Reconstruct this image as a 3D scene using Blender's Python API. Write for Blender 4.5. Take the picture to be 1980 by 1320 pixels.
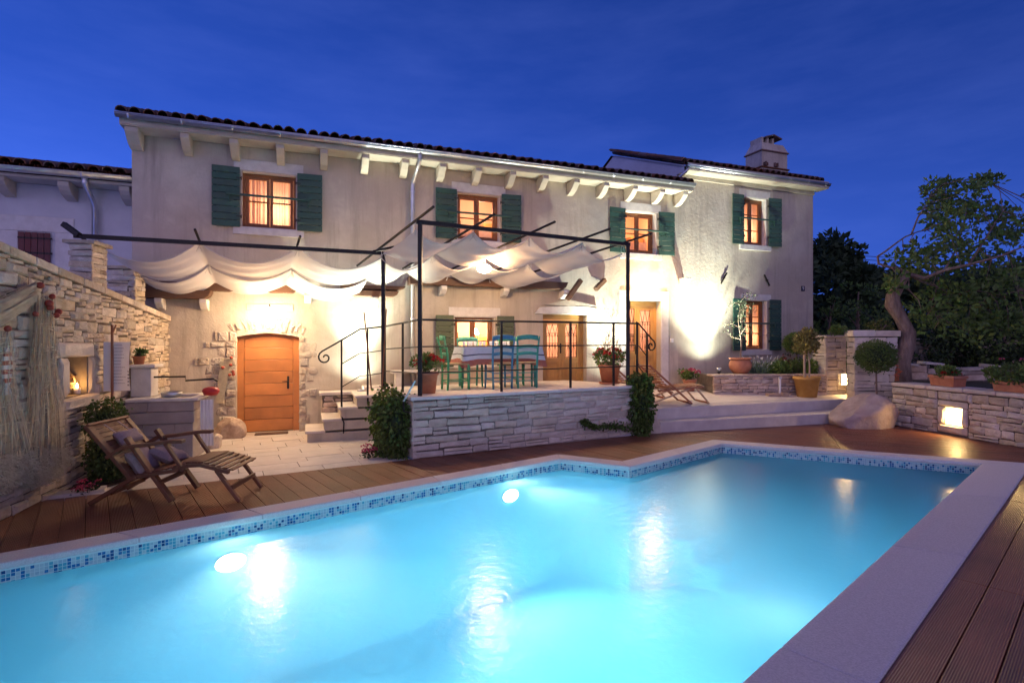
import bpy, math, random
from math import sin, cos, tan, pi, radians, sqrt, atan2
from mathutils import Vector, Matrix, noise
for o in list(bpy.data.objects): bpy.data.objects.remove(o)
R = random.Random(11)
sc = bpy.context.scene; C = sc.collection
# ------------------------------------------------------------------ camera, sky, exposure
CH, HX, HY, FL = 1.75, 990.0, 655.0, 1045.0     # eye height, principal point and focal length of the photograph (1980 px wide)
cd = bpy.data.cameras.new('camera'); cam = bpy.data.objects.new('camera', cd); C.objects.link(cam)
cd.lens = 19.0; cd.sensor_width = 36.0; cd.shift_y = -5/1980; cd.clip_start = .05; cd.clip_end = 2000
cam.location = (0, 0, CH); cam.rotation_euler = (pi/2, 0, 0); sc.camera = cam
sc.view_settings.view_transform = 'Standard'; sc.view_settings.look = 'None'
sc.view_settings.gamma = 1; sc.view_settings.use_curve_mapping = False
sc.view_settings.exposure = 1.0
sc.cycles.use_light_tree = True; sc.cycles.sample_clamp_indirect = 4; sc.cycles.sample_clamp_direct = 0
sc.cycles.max_bounces = 8; sc.cycles.transparent_max_bounces = 16; sc.cycles.caustics_reflective = False; sc.cycles.caustics_refractive = False
sc.cycles.use_denoising = True

def make_world():
    w = bpy.data.worlds.new('World'); sc.world = w; w.use_nodes = True
    nt = w.node_tree; N = nt.nodes; K = nt.links; N.clear()
    out = N.new('ShaderNodeOutputWorld'); bg = N.new('ShaderNodeBackground'); bg.inputs['Strength'].default_value = 1.05
    tc = N.new('ShaderNodeTexCoord'); sep = N.new('ShaderNodeSeparateXYZ'); K.new(tc.outputs['Generated'], sep.inputs[0])
    def ramp(src, pts):
        r = N.new('ShaderNodeValToRGB'); K.new(src, r.inputs[0]); e = r.color_ramp.elements
        e[0].position, e[0].color = pts[0][0], (*pts[0][1], 1); e[1].position, e[1].color = pts[-1][0], (*pts[-1][1], 1)
        for p, c in pts[1:-1]:
            x = e.new(p); x.color = (*c, 1)
        return r.outputs[0]
    def mth(op, a, b):
        m = N.new('ShaderNodeMath'); m.operation = op
        for i, v in enumerate((a, b)):
            if isinstance(v, (int, float)): m.inputs[i].default_value = v
            else: K.new(v, m.inputs[i])
        return m.outputs[0]
    def mix(t, f, a, b):
        m = N.new('ShaderNodeMixRGB'); m.blend_type = t
        for i, v in enumerate((f, a, b)):
            if isinstance(v, (int, float)): m.inputs[i].default_value = v
            elif isinstance(v, tuple): m.inputs[i].default_value = (*v, 1)
            else: K.new(v, m.inputs[i])
        return m.outputs[0]
    # dusk blue, paler towards the horizon on the left where the last light is, darker overhead and to the right
    base = ramp(sep.outputs['Z'], [(0, (.034, .088, .46)), (.18, (.022, .063, .345)), (.36, (.0105, .036, .222)), (.6, (.006, .022, .14)), (1, (.005, .017, .11))])
    side = mth('MULTIPLY_ADD', sep.outputs['X'], -.42); side.node.inputs[2].default_value = .95
    base = mix('MULTIPLY', 1, base, side)
    # thin high cloud
    mp = N.new('ShaderNodeMapping'); mp.inputs['Scale'].default_value = (1.2, 1.2, 5); mp.inputs['Rotation'].default_value = (0, .25, .3); K.new(tc.outputs['Generated'], mp.inputs[0])
    no = N.new('ShaderNodeTexNoise'); no.inputs['Scale'].default_value = 3.2; no.inputs['Detail'].default_value = 6; no.inputs['Roughness'].default_value = .6; K.new(mp.outputs[0], no.inputs['Vector'])
    cl = ramp(no.outputs['Fac'], [(.42, (0, 0, 0)), (.75, (1, 1, 1))])
    base = mix('ADD', mth('MULTIPLY', cl, .07), base, (.10, .13, .34))
    # afterglow of the sunset on the far side of the sky (behind the photographer)
    gl = mth('MULTIPLY', sep.outputs['Y'], -1.0); gl = mth('MULTIPLY_ADD', gl, .75); gl.node.inputs[2].default_value = .25
    gl = mth('MAXIMUM', gl, 0.0); gl = mth('POWER', gl, 1.6)
    up = mth('MAXIMUM', mth('SUBTRACT', 1.0, mth('MULTIPLY', mth('ABSOLUTE', sep.outputs['Z'], 0), .75)), 0.0)
    gl = mth('MULTIPLY', gl, up)
    glow = mix('MULTIPLY', 1, gl, (GLOW[0], GLOW[1], GLOW[2]))
    base = mix('ADD', 1, base, glow)
    K.new(base, bg.inputs['Color']); K.new(bg.outputs[0], out.inputs[0])
GLOW = (.40, .285, .285)
make_world()

# ------------------------------------------------------------------ frames: u runs along a wall, n goes behind it
class Fr:
    def __init__(s, ox, oy, deg):
        a = radians(deg); s.o = (ox, oy); s.a = a; s.u = (cos(a), sin(a)); s.n = (-sin(a), cos(a))
    def px(s, x, y, off=0):        # where the sight line of a photograph point meets the wall plane lying `off` behind the frame
        t = (x-HX)/FL; c = s.o[0]*s.n[0]+s.o[1]*s.n[1]
        Y = (off+c)/(t*s.n[0]+s.n[1]); X = t*Y
        return (X-s.o[0])*s.u[0]+(Y-s.o[1])*s.u[1], CH-(y-HY)/FL*Y
    def l(s, X, Y): return (X-s.o[0])*s.u[0]+(Y-s.o[1])*s.u[1], (X-s.o[0])*s.n[0]+(Y-s.o[1])*s.n[1]
    def w(s, x, y, z=0): return Vector((s.o[0]+x*s.u[0]+y*s.n[0], s.o[1]+x*s.u[1]+y*s.n[1], z))
def gp(x, y, z=0):                 # photograph point -> world point on the level z
    Y = FL*(CH-z)/(y-HY); return Vector(((x-HX)/FL*Y, Y, z))
def dp(x, y, Y):                   # photograph point at distance Y
    return Vector(((x-HX)/FL*Y, Y, CH-(y-HY)/FL*Y))
F = Fr(-4.98, 9.89, 20.7)          # house front
T = Fr(-1.45, 7.85, 28.5)          # terrace wall
L = Fr(-4.92, 5.195, 104.7)        # stone wall on the left
G = Fr(7.82, 10.66, -78.9)         # garden wall on the right

# ------------------------------------------------------------------ mesh builder and tagging
class MB:
    def __init__(s): s.v = []; s.f = []; s.mi = []
    def add(s, vs, fs, mi=0):
        b = len(s.v); s.v += [tuple(v) for v in vs]; s.f += [tuple(i+b for i in f) for f in fs]; s.mi += [mi]*len(fs); return s
    def box(s, x0, x1, y0, y1, z0, z1, mi=0):
        return s.add([(x0,y0,z0),(x1,y0,z0),(x1,y1,z0),(x0,y1,z0),(x0,y0,z1),(x1,y0,z1),(x1,y1,z1),(x0,y1,z1)],
                     [(3,2,1,0),(4,5,6,7),(0,1,5,4),(1,2,6,5),(2,3,7,6),(3,0,4,7)], mi)
    def beam(s, p, q, w, h, up=(0,0,1), mi=0):
        p = Vector(p); q = Vector(q); d = (q-p).normalized(); a = d.cross(Vector(up))
        a = a.normalized() if a.length > 1e-5 else Vector((1,0,0)); b = a.cross(d)
        a = a*(w/2); b = b*(h/2)
        vs = [c+i*a+j*b for c in (p, q) for i, j in ((-1,-1),(1,-1),(1,1),(-1,1))]
        return s.add(vs, [(3,2,1,0),(4,5,6,7),(0,1,5,4),(1,2,6,5),(2,3,7,6),(3,0,4,7)], mi)
    def tube(s, pts, r, n=8, mi=0, cap=True):
        pts = [Vector(p) for p in pts]; k = len(pts); rs = r if isinstance(r, (list, tuple)) else [r]*k
        vs = []; ref = None
        for i, p in enumerate(pts):
            d = (pts[min(i+1,k-1)]-pts[max(i-1,0)]).normalized()
            if ref is None: ref = Vector((0,0,1)) if abs(d.z) < .9 else Vector((1,0,0))
            a = d.cross(ref)
            if a.length < 1e-4: a = d.orthogonal()
            a.normalize(); b = d.cross(a); ref = a.cross(d)
            vs += [p+rs[i]*(cos(2*pi*j/n)*a+sin(2*pi*j/n)*b) for j in range(n)]
        fs = [(i*n+j, i*n+(j+1)%n, (i+1)*n+(j+1)%n, (i+1)*n+j) for i in range(k-1) for j in range(n)]
        if cap: fs += [tuple(range(n))[::-1], tuple(range((k-1)*n, k*n))]
        return s.add(vs, fs, mi)
    def lathe(s, prof, n=24, c=(0,0,0), mi=0, sx=1, sy=1):
        vs = [(c[0]+r*cos(2*pi*j/n)*sx, c[1]+r*sin(2*pi*j/n)*sy, c[2]+z) for r, z in prof for j in range(n)]
        fs = [(i*n+j, i*n+(j+1)%n, (i+1)*n+(j+1)%n, (i+1)*n+j) for i in range(len(prof)-1) for j in range(n)]
        return s.add(vs, fs, mi)
    def prism(s, poly, z0, z1, mi=0, zf=None):
        n = len(poly); t = zf or (lambda x, y: z1)
        vs = [(p[0],p[1],z0) for p in poly]+[(p[0],p[1],t(p[0],p[1])) for p in poly]
        return s.add(vs, [tuple(range(n))[::-1], tuple(range(n,2*n))]+[(i,(i+1)%n,n+(i+1)%n,n+i) for i in range(n)], mi)
    def ext(s, poly, f, d0, d1, mi=0):   # polygon of (a,b) pushed along a third axis: f(a,b,d) -> point
        n = len(poly); vs = [f(a,b,d) for d in (d0,d1) for a,b in poly]
        return s.add(vs, [tuple(range(n))[::-1], tuple(range(n,2*n))]+[(i,(i+1)%n,n+(i+1)%n,n+i) for i in range(n)], mi)
    def ball(s, c, r, n=12, m=8, mi=0, sz=1):
        return s.lathe([(max(r*sin(pi*i/m),1e-4), -r*cos(pi*i/m)*sz) for i in range(m+1)], n, c, mi)
    def build(s, name, mats, parent=None, smooth=False, bevel=0, loc=None, rotz=None):
        me = bpy.data.meshes.new(name); me.from_pydata(s.v, [], s.f)
        for m in (mats if isinstance(mats, (list, tuple)) else [mats]): me.materials.append(m)
        if any(s.mi): me.polygons.foreach_set('material_index', s.mi)
        if smooth: me.polygons.foreach_set('use_smooth', [True]*len(s.f))
        me.update(); o = bpy.data.objects.new(name, me); C.objects.link(o)
        if parent is not None: o.parent = parent
        if loc is not None: o.location = loc
        if rotz is not None: o.rotation_euler = (0,0,rotz)
        if bevel:
            b = o.modifiers.new('bevel', 'BEVEL'); b.width = bevel; b.segments = 2; b.limit_method = 'ANGLE'
        return o
def tag(o, label=None, cat=None, group=None, kind=None):
    for k, v in (('label',label),('category',cat),('group',group),('kind',kind)):
        if v: o[k] = v
    return o
def thing(name, label, cat, loc=(0,0,0), rotz=0, group=None):
    o = bpy.data.objects.new(name, None); C.objects.link(o); o.location = loc; o.rotation_euler = (0,0,rotz); o.empty_display_size = .1
    return tag(o, label, cat, group)
def frame_thing(name, fr, label, cat, group=None): return thing(name, label, cat, (fr.o[0], fr.o[1], 0), fr.a, group)
def copy_tree(o, parent=None):
    c = o.copy(); C.objects.link(c)
    if parent is not None: c.parent = parent
    for ch in [x for x in o.children]: copy_tree(ch, c)
    return c
def lamp(name, kind, parent, loc, power, color, size=.05, aim=None, spot=None, blend=.5):
    l = bpy.data.lights.new(name, kind); l.energy = power; l.color = color
    if kind == 'AREA': l.size = size
    else: l.shadow_soft_size = size
    if spot: l.spot_size = radians(spot); l.spot_blend = blend
    o = bpy.data.objects.new(name, l); C.objects.link(o)
    if parent is not None: o.parent = parent
    o.location = loc
    if aim is not None: o.rotation_euler = Vector(aim).to_track_quat('-Z', 'Y').to_euler()
    return o
def clip(poly, p, n):              # keep the side of the line through p where n points
    out = []
    for i in range(len(poly)):
        a, b = poly[i], poly[(i+1) % len(poly)]
        da = (a[0]-p[0])*n[0]+(a[1]-p[1])*n[1]; db = (b[0]-p[0])*n[0]+(b[1]-p[1])*n[1]
        if da >= 0: out.append(a)
        if da*db < 0:
            t = da/(da-db); out.append((a[0]+t*(b[0]-a[0]), a[1]+t*(b[1]-a[1])))
    return out
def clip_poly(poly, conv):         # conv counter-clockwise
    A = sum(conv[i][0]*conv[(i+1)%len(conv)][1]-conv[(i+1)%len(conv)][0]*conv[i][1] for i in range(len(conv)))
    if A < 0: conv = conv[::-1]
    for i in range(len(conv)):
        a, b = conv[i], conv[(i+1) % len(conv)]
        poly = clip(poly, a, (-(b[1]-a[1]), b[0]-a[0]))
        if len(poly) < 3: return []
    return poly
def area(p): return abs(sum(p[i][0]*p[(i+1)%len(p)][1]-p[(i+1)%len(p)][0]*p[i][1] for i in range(len(p))))/2

# ------------------------------------------------------------------ materials
def nodes(name):
    m = bpy.data.materials.new(name); m.use_nodes = True; nt = m.node_tree
    return m, nt.nodes, nt.links, nt.nodes['Principled BSDF']
def mat(name, c1, c2=None, scale=6, rough=.75, bump=0, bscale=60, metal=0, var=0, stretch=(1,1,1), c3=None, s3=1.3, f3=.5, spec=.4, dist=.02, detail=5, sss=0, lo=.35, hi=.65, transl=0, streak=None):
    m, N, K, P = nodes(name)
    P.inputs['Roughness'].default_value = rough; P.inputs['Metallic'].default_value = metal; P.inputs['Specular IOR Level'].default_value = spec
    tc = N.new('ShaderNodeTexCoord'); mp = N.new('ShaderNodeMapping'); mp.inputs['Scale'].default_value = stretch
    oi = N.new('ShaderNodeObjectInfo'); ad = N.new('ShaderNodeVectorMath'); ad.operation = 'MULTIPLY_ADD'
    K.new(oi.outputs['Random'], ad.inputs[0]); ad.inputs[1].default_value = (37, 19, 53); K.new(tc.outputs['Object'], ad.inputs[2])
    K.new(ad.outputs[0], mp.inputs[0])
    def ns(sc_, det):
        n = N.new('ShaderNodeTexNoise'); n.inputs['Scale'].default_value = sc_; n.inputs['Detail'].default_value = det; n.inputs['Roughness'].default_value = .62
        K.new(mp.outputs[0], n.inputs['Vector']); return n.outputs['Fac']
    def mixc(f, a, b):
        x = N.new('ShaderNodeMixRGB'); K.new(f, x.inputs[0])
        for i, v in ((1, a), (2, b)):
            if isinstance(v, tuple): x.inputs[i].default_value = (*v, 1)
            else: K.new(v, x.inputs[i])
        return x.outputs[0]
    def rng(src, a, b, c=0, d=1):
        r = N.new('ShaderNodeMapRange'); K.new(src, r.inputs[0])
        for i, v in enumerate((a, b, c, d)): r.inputs[i+1].default_value = v
        return r.outputs[0]
    col = None
    if c2: col = mixc(rng(ns(scale, detail), lo, hi), tuple(c1), tuple(c2))
    if c3: col = mixc(rng(ns(s3, 6), .5, .72, 0, f3), col if col else tuple(c1), tuple(c3))
    if streak:
        m2 = N.new('ShaderNodeMapping'); m2.inputs['Scale'].default_value = (2.6, 2.6, .22); K.new(tc.outputs['Object'], m2.inputs[0])
        n2 = N.new('ShaderNodeTexNoise'); n2.inputs['Scale'].default_value = 1.6; n2.inputs['Detail'].default_value = 8; n2.inputs['Roughness'].default_value = .7; K.new(m2.outputs[0], n2.inputs['Vector'])
        col = mixc(rng(n2.outputs['Fac'], .50, .70, 0, streak[3]), col, tuple(streak[:3]))
        n3 = N.new('ShaderNodeTexNoise'); n3.inputs['Scale'].default_value = .55; n3.inputs['Detail'].default_value = 9; n3.inputs['Roughness'].default_value = .72; n3.inputs['Distortion'].default_value = .6; K.new(tc.outputs['Object'], n3.inputs['Vector'])
        col = mixc(rng(n3.outputs['Fac'], .50, .57, 0, .6), col, (streak[0]*1.5, streak[1]*1.5, streak[2]*1.5))
    if var:
        h = N.new('ShaderNodeHueSaturation')
        if col is None: h.inputs['Color'].default_value = (*c1, 1)
        else: K.new(col, h.inputs['Color'])
        K.new(rng(oi.outputs['Random'], 0, 1, 1-var, 1+var), h.inputs['Value'])
        ml = N.new('ShaderNodeMath'); ml.operation = 'FRACT'; m2 = N.new('ShaderNodeMath'); m2.operation = 'MULTIPLY'; K.new(oi.outputs['Random'], m2.inputs[0]); m2.inputs[1].default_value = 17.31; K.new(m2.outputs[0], ml.inputs[0])
        K.new(rng(ml.outputs[0], 0, 1, 1-var*1.2, 1+var*1.2), h.inputs['Saturation'])
        col = h.outputs[0]
    if col is None: P.inputs['Base Color'].default_value = (*c1, 1)
    else: K.new(col, P.inputs['Base Color'])
    if bump:
        b = N.new('ShaderNodeBump'); b.inputs['Strength'].default_value = bump; b.inputs['Distance'].default_value = dist
        K.new(ns(bscale, 5), b.inputs['Height']); K.new(b.outputs[0], P.inputs['Normal'])
    if transl:
        t = N.new('ShaderNodeBsdfTranslucent'); mx = N.new('ShaderNodeMixShader'); mx.inputs[0].default_value = transl
        if col is None: t.inputs[0].default_value = (*c1, 1)
        else: K.new(col, t.inputs[0])
        out = [n for n in N if n.type == 'OUTPUT_MATERIAL'][0]
        K.new(P.outputs[0], mx.inputs[1]); K.new(t.outputs[0], mx.inputs[2]); K.new(mx.outputs[0], out.inputs[0])
    return m
def emit(name, c, s):
    m, N, K, P = nodes(name); P.inputs['Base Color'].default_value = (*c, 1); P.inputs['Emission Color'].default_value = (*c, 1); P.inputs['Emission Strength'].default_value = s; return m
def glass_mat(name, tint=(.95,.95,.95)):
    m, N, K, P = nodes(name); N.remove(P); out = [n for n in N if n.type == 'OUTPUT_MATERIAL'][0]
    t = N.new('ShaderNodeBsdfTransparent'); t.inputs[0].default_value = (*tint, 1); g = N.new('ShaderNodeBsdfGlossy'); g.inputs['Roughness'].default_value = .02
    fr = N.new('ShaderNodeFresnel'); fr.inputs[0].default_value = 1.45; mx = N.new('ShaderNodeMixShader')
    K.new(fr.outputs[0], mx.inputs[0]); K.new(t.outputs[0], mx.inputs[1]); K.new(g.outputs[0], mx.inputs[2]); K.new(mx.outputs[0], out.inputs[0]); return m
def water_mat():
    m, N, K, P = nodes('pool_water'); N.remove(P); out = [n for n in N if n.type == 'OUTPUT_MATERIAL'][0]
    tc = N.new('ShaderNodeTexCoord'); no = N.new('ShaderNodeTexNoise'); no.inputs['Scale'].default_value = 11; no.inputs['Detail'].default_value = 5; no.inputs['Distortion'].default_value = .4
    K.new(tc.outputs['Object'], no.inputs['Vector']); bp = N.new('ShaderNodeBump'); bp.inputs['Strength'].default_value = .22; bp.inputs['Distance'].default_value = .02; K.new(no.outputs['Fac'], bp.inputs['Height'])
    t = N.new('ShaderNodeBsdfTransparent'); t.inputs[0].default_value = (.50, .88, 1.0, 1)
    tl = N.new('ShaderNodeBsdfTranslucent'); tl.inputs[0].default_value = (.38, .76, .89, 1)      # cloudy water glows where light comes up from below
    mk = N.new('ShaderNodeMixShader'); mk.inputs[0].default_value = .55; K.new(t.outputs[0], mk.inputs[1]); K.new(tl.outputs[0], mk.inputs[2]); K.new(bp.outputs[0], tl.inputs['Normal'])
    g = N.new('ShaderNodeBsdfGlossy'); g.inputs['Roughness'].default_value = .22; K.new(bp.outputs[0], g.inputs['Normal'])
    fr = N.new('ShaderNodeFresnel'); fr.inputs[0].default_value = 1.33; mx = N.new('ShaderNodeMixShader')
    K.new(fr.outputs[0], mx.inputs[0]); K.new(mk.outputs[0], mx.inputs[1]); K.new(g.outputs[0], mx.inputs[2]); K.new(mx.outputs[0], out.inputs[0]); return m
def wood_plank(name, c1, c2, rough, groove=0, gfreq=180, var=.18):
    m, N, K, P = nodes(name); P.inputs['Roughness'].default_value = rough
    tc = N.new('ShaderNodeTexCoord'); oi = N.new('ShaderNodeObjectInfo'); ad = N.new('ShaderNodeVectorMath'); ad.operation = 'MULTIPLY_ADD'
    K.new(oi.outputs['Random'], ad.inputs[0]); ad.inputs[1].default_value = (31, 7, 5); K.new(tc.outputs['Object'], ad.inputs[2])
    mp = N.new('ShaderNodeMapping'); mp.inputs['Scale'].default_value = (1.5, 22, 22); K.new(ad.outputs[0], mp.inputs[0])
    no = N.new('ShaderNodeTexNoise'); no.inputs['Scale'].default_value = 2.2; no.inputs['Detail'].default_value = 6; no.inputs['Roughness'].default_value = .65; K.new(mp.outputs[0], no.inputs['Vector'])
    n2 = N.new('ShaderNodeTexNoise'); n2.inputs['Scale'].default_value = 2.0; n2.inputs['Detail'].default_value = 4; K.new(ad.outputs[0], n2.inputs['Vector'])
    mx = N.new('ShaderNodeMixRGB'); mx.inputs[1].default_value = (*c1, 1); mx.inputs[2].default_value = (*c2, 1); K.new(no.outputs['Fac'], mx.inputs[0])
    h = N.new('ShaderNodeHueSaturation'); K.new(mx.outputs[0], h.inputs['Color'])
    r = N.new('ShaderNodeMapRange'); K.new(oi.outputs['Random'], r.inputs[0]); r.inputs[3].default_value = 1-var; r.inputs[4].default_value = 1+var
    m3 = N.new('ShaderNodeMath'); m3.operation = 'MULTIPLY'; r2 = N.new('ShaderNodeMapRange'); K.new(n2.outputs['Fac'], r2.inputs[0]); r2.inputs[1].default_value = .3; r2.inputs[2].default_value = .7; r2.inputs[3].default_value = .75; r2.inputs[4].default_value = 1.25
    K.new(r.outputs[0], m3.inputs[0]); K.new(r2.outputs[0], m3.inputs[1]); K.new(m3.outputs[0], h.inputs['Value']); K.new(h.outputs[0], P.inputs['Base Color'])
    bp = N.new('ShaderNodeBump'); bp.inputs['Strength'].default_value = .35; bp.inputs['Distance'].default_value = .004
    if groove:
        sp = N.new('ShaderNodeSeparateXYZ'); K.new(tc.outputs['Object'], sp.inputs[0])
        s1 = N.new('ShaderNodeMath'); s1.operation = 'MULTIPLY'; K.new(sp.outputs['Y'], s1.inputs[0]); s1.inputs[1].default_value = 2*pi/groove
        s2 = N.new('ShaderNodeMath'); s2.operation = 'SINE'; K.new(s1.outputs[0], s2.inputs[0])
        a2 = N.new('ShaderNodeMath'); a2.operation = 'ADD'; K.new(s2.outputs[0], a2.inputs[0]); K.new(no.outputs['Fac'], a2.inputs[1]); K.new(a2.outputs[0], bp.inputs['Height'])
        bp.inputs['Strength'].default_value = .8
    else: K.new(no.outputs['Fac'], bp.inputs['Height'])
    K.new(bp.outputs[0], P.inputs['Normal']); return m
def net_mat():
    m, N, K, P = nodes('fishing_net'); out = [n for n in N if n.type == 'OUTPUT_MATERIAL'][0]; P.inputs['Base Color'].default_value = (.56,.48,.33,1); P.inputs['Roughness'].default_value = .95
    tc = N.new('ShaderNodeTexCoord'); mp = N.new('ShaderNodeMapping'); mp.inputs['Scale'].default_value = (60,60,3.5); K.new(tc.outputs['Object'], mp.inputs[0])
    n1 = N.new('ShaderNodeTexNoise'); n1.inputs['Scale'].default_value = 1; n1.inputs['Detail'].default_value = 3; K.new(mp.outputs[0], n1.inputs['Vector'])
    m2 = N.new('ShaderNodeMapping'); m2.inputs['Scale'].default_value = (9,9,3); K.new(tc.outputs['Object'], m2.inputs[0])
    n2 = N.new('ShaderNodeTexNoise'); n2.inputs['Scale'].default_value = 1; n2.inputs['Detail'].default_value = 5; K.new(m2.outputs[0], n2.inputs['Vector'])
    a = N.new('ShaderNodeMath'); a.operation = 'ADD'; K.new(n1.outputs['Fac'], a.inputs[0]); K.new(n2.outputs['Fac'], a.inputs[1])
    r = N.new('ShaderNodeMapRange'); K.new(a.outputs[0], r.inputs[0]); r.inputs[1].default_value = .88; r.inputs[2].default_value = 1.22; r.inputs[3].default_value = .12; r.inputs[4].default_value = .62
    t = N.new('ShaderNodeBsdfTransparent'); mx = N.new('ShaderNodeMixShader'); K.new(r.outputs[0], mx.inputs[0]); K.new(t.outputs[0], mx.inputs[1]); K.new(P.outputs[0], mx.inputs[2]); K.new(mx.outputs[0], out.inputs[0]); return m
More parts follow.
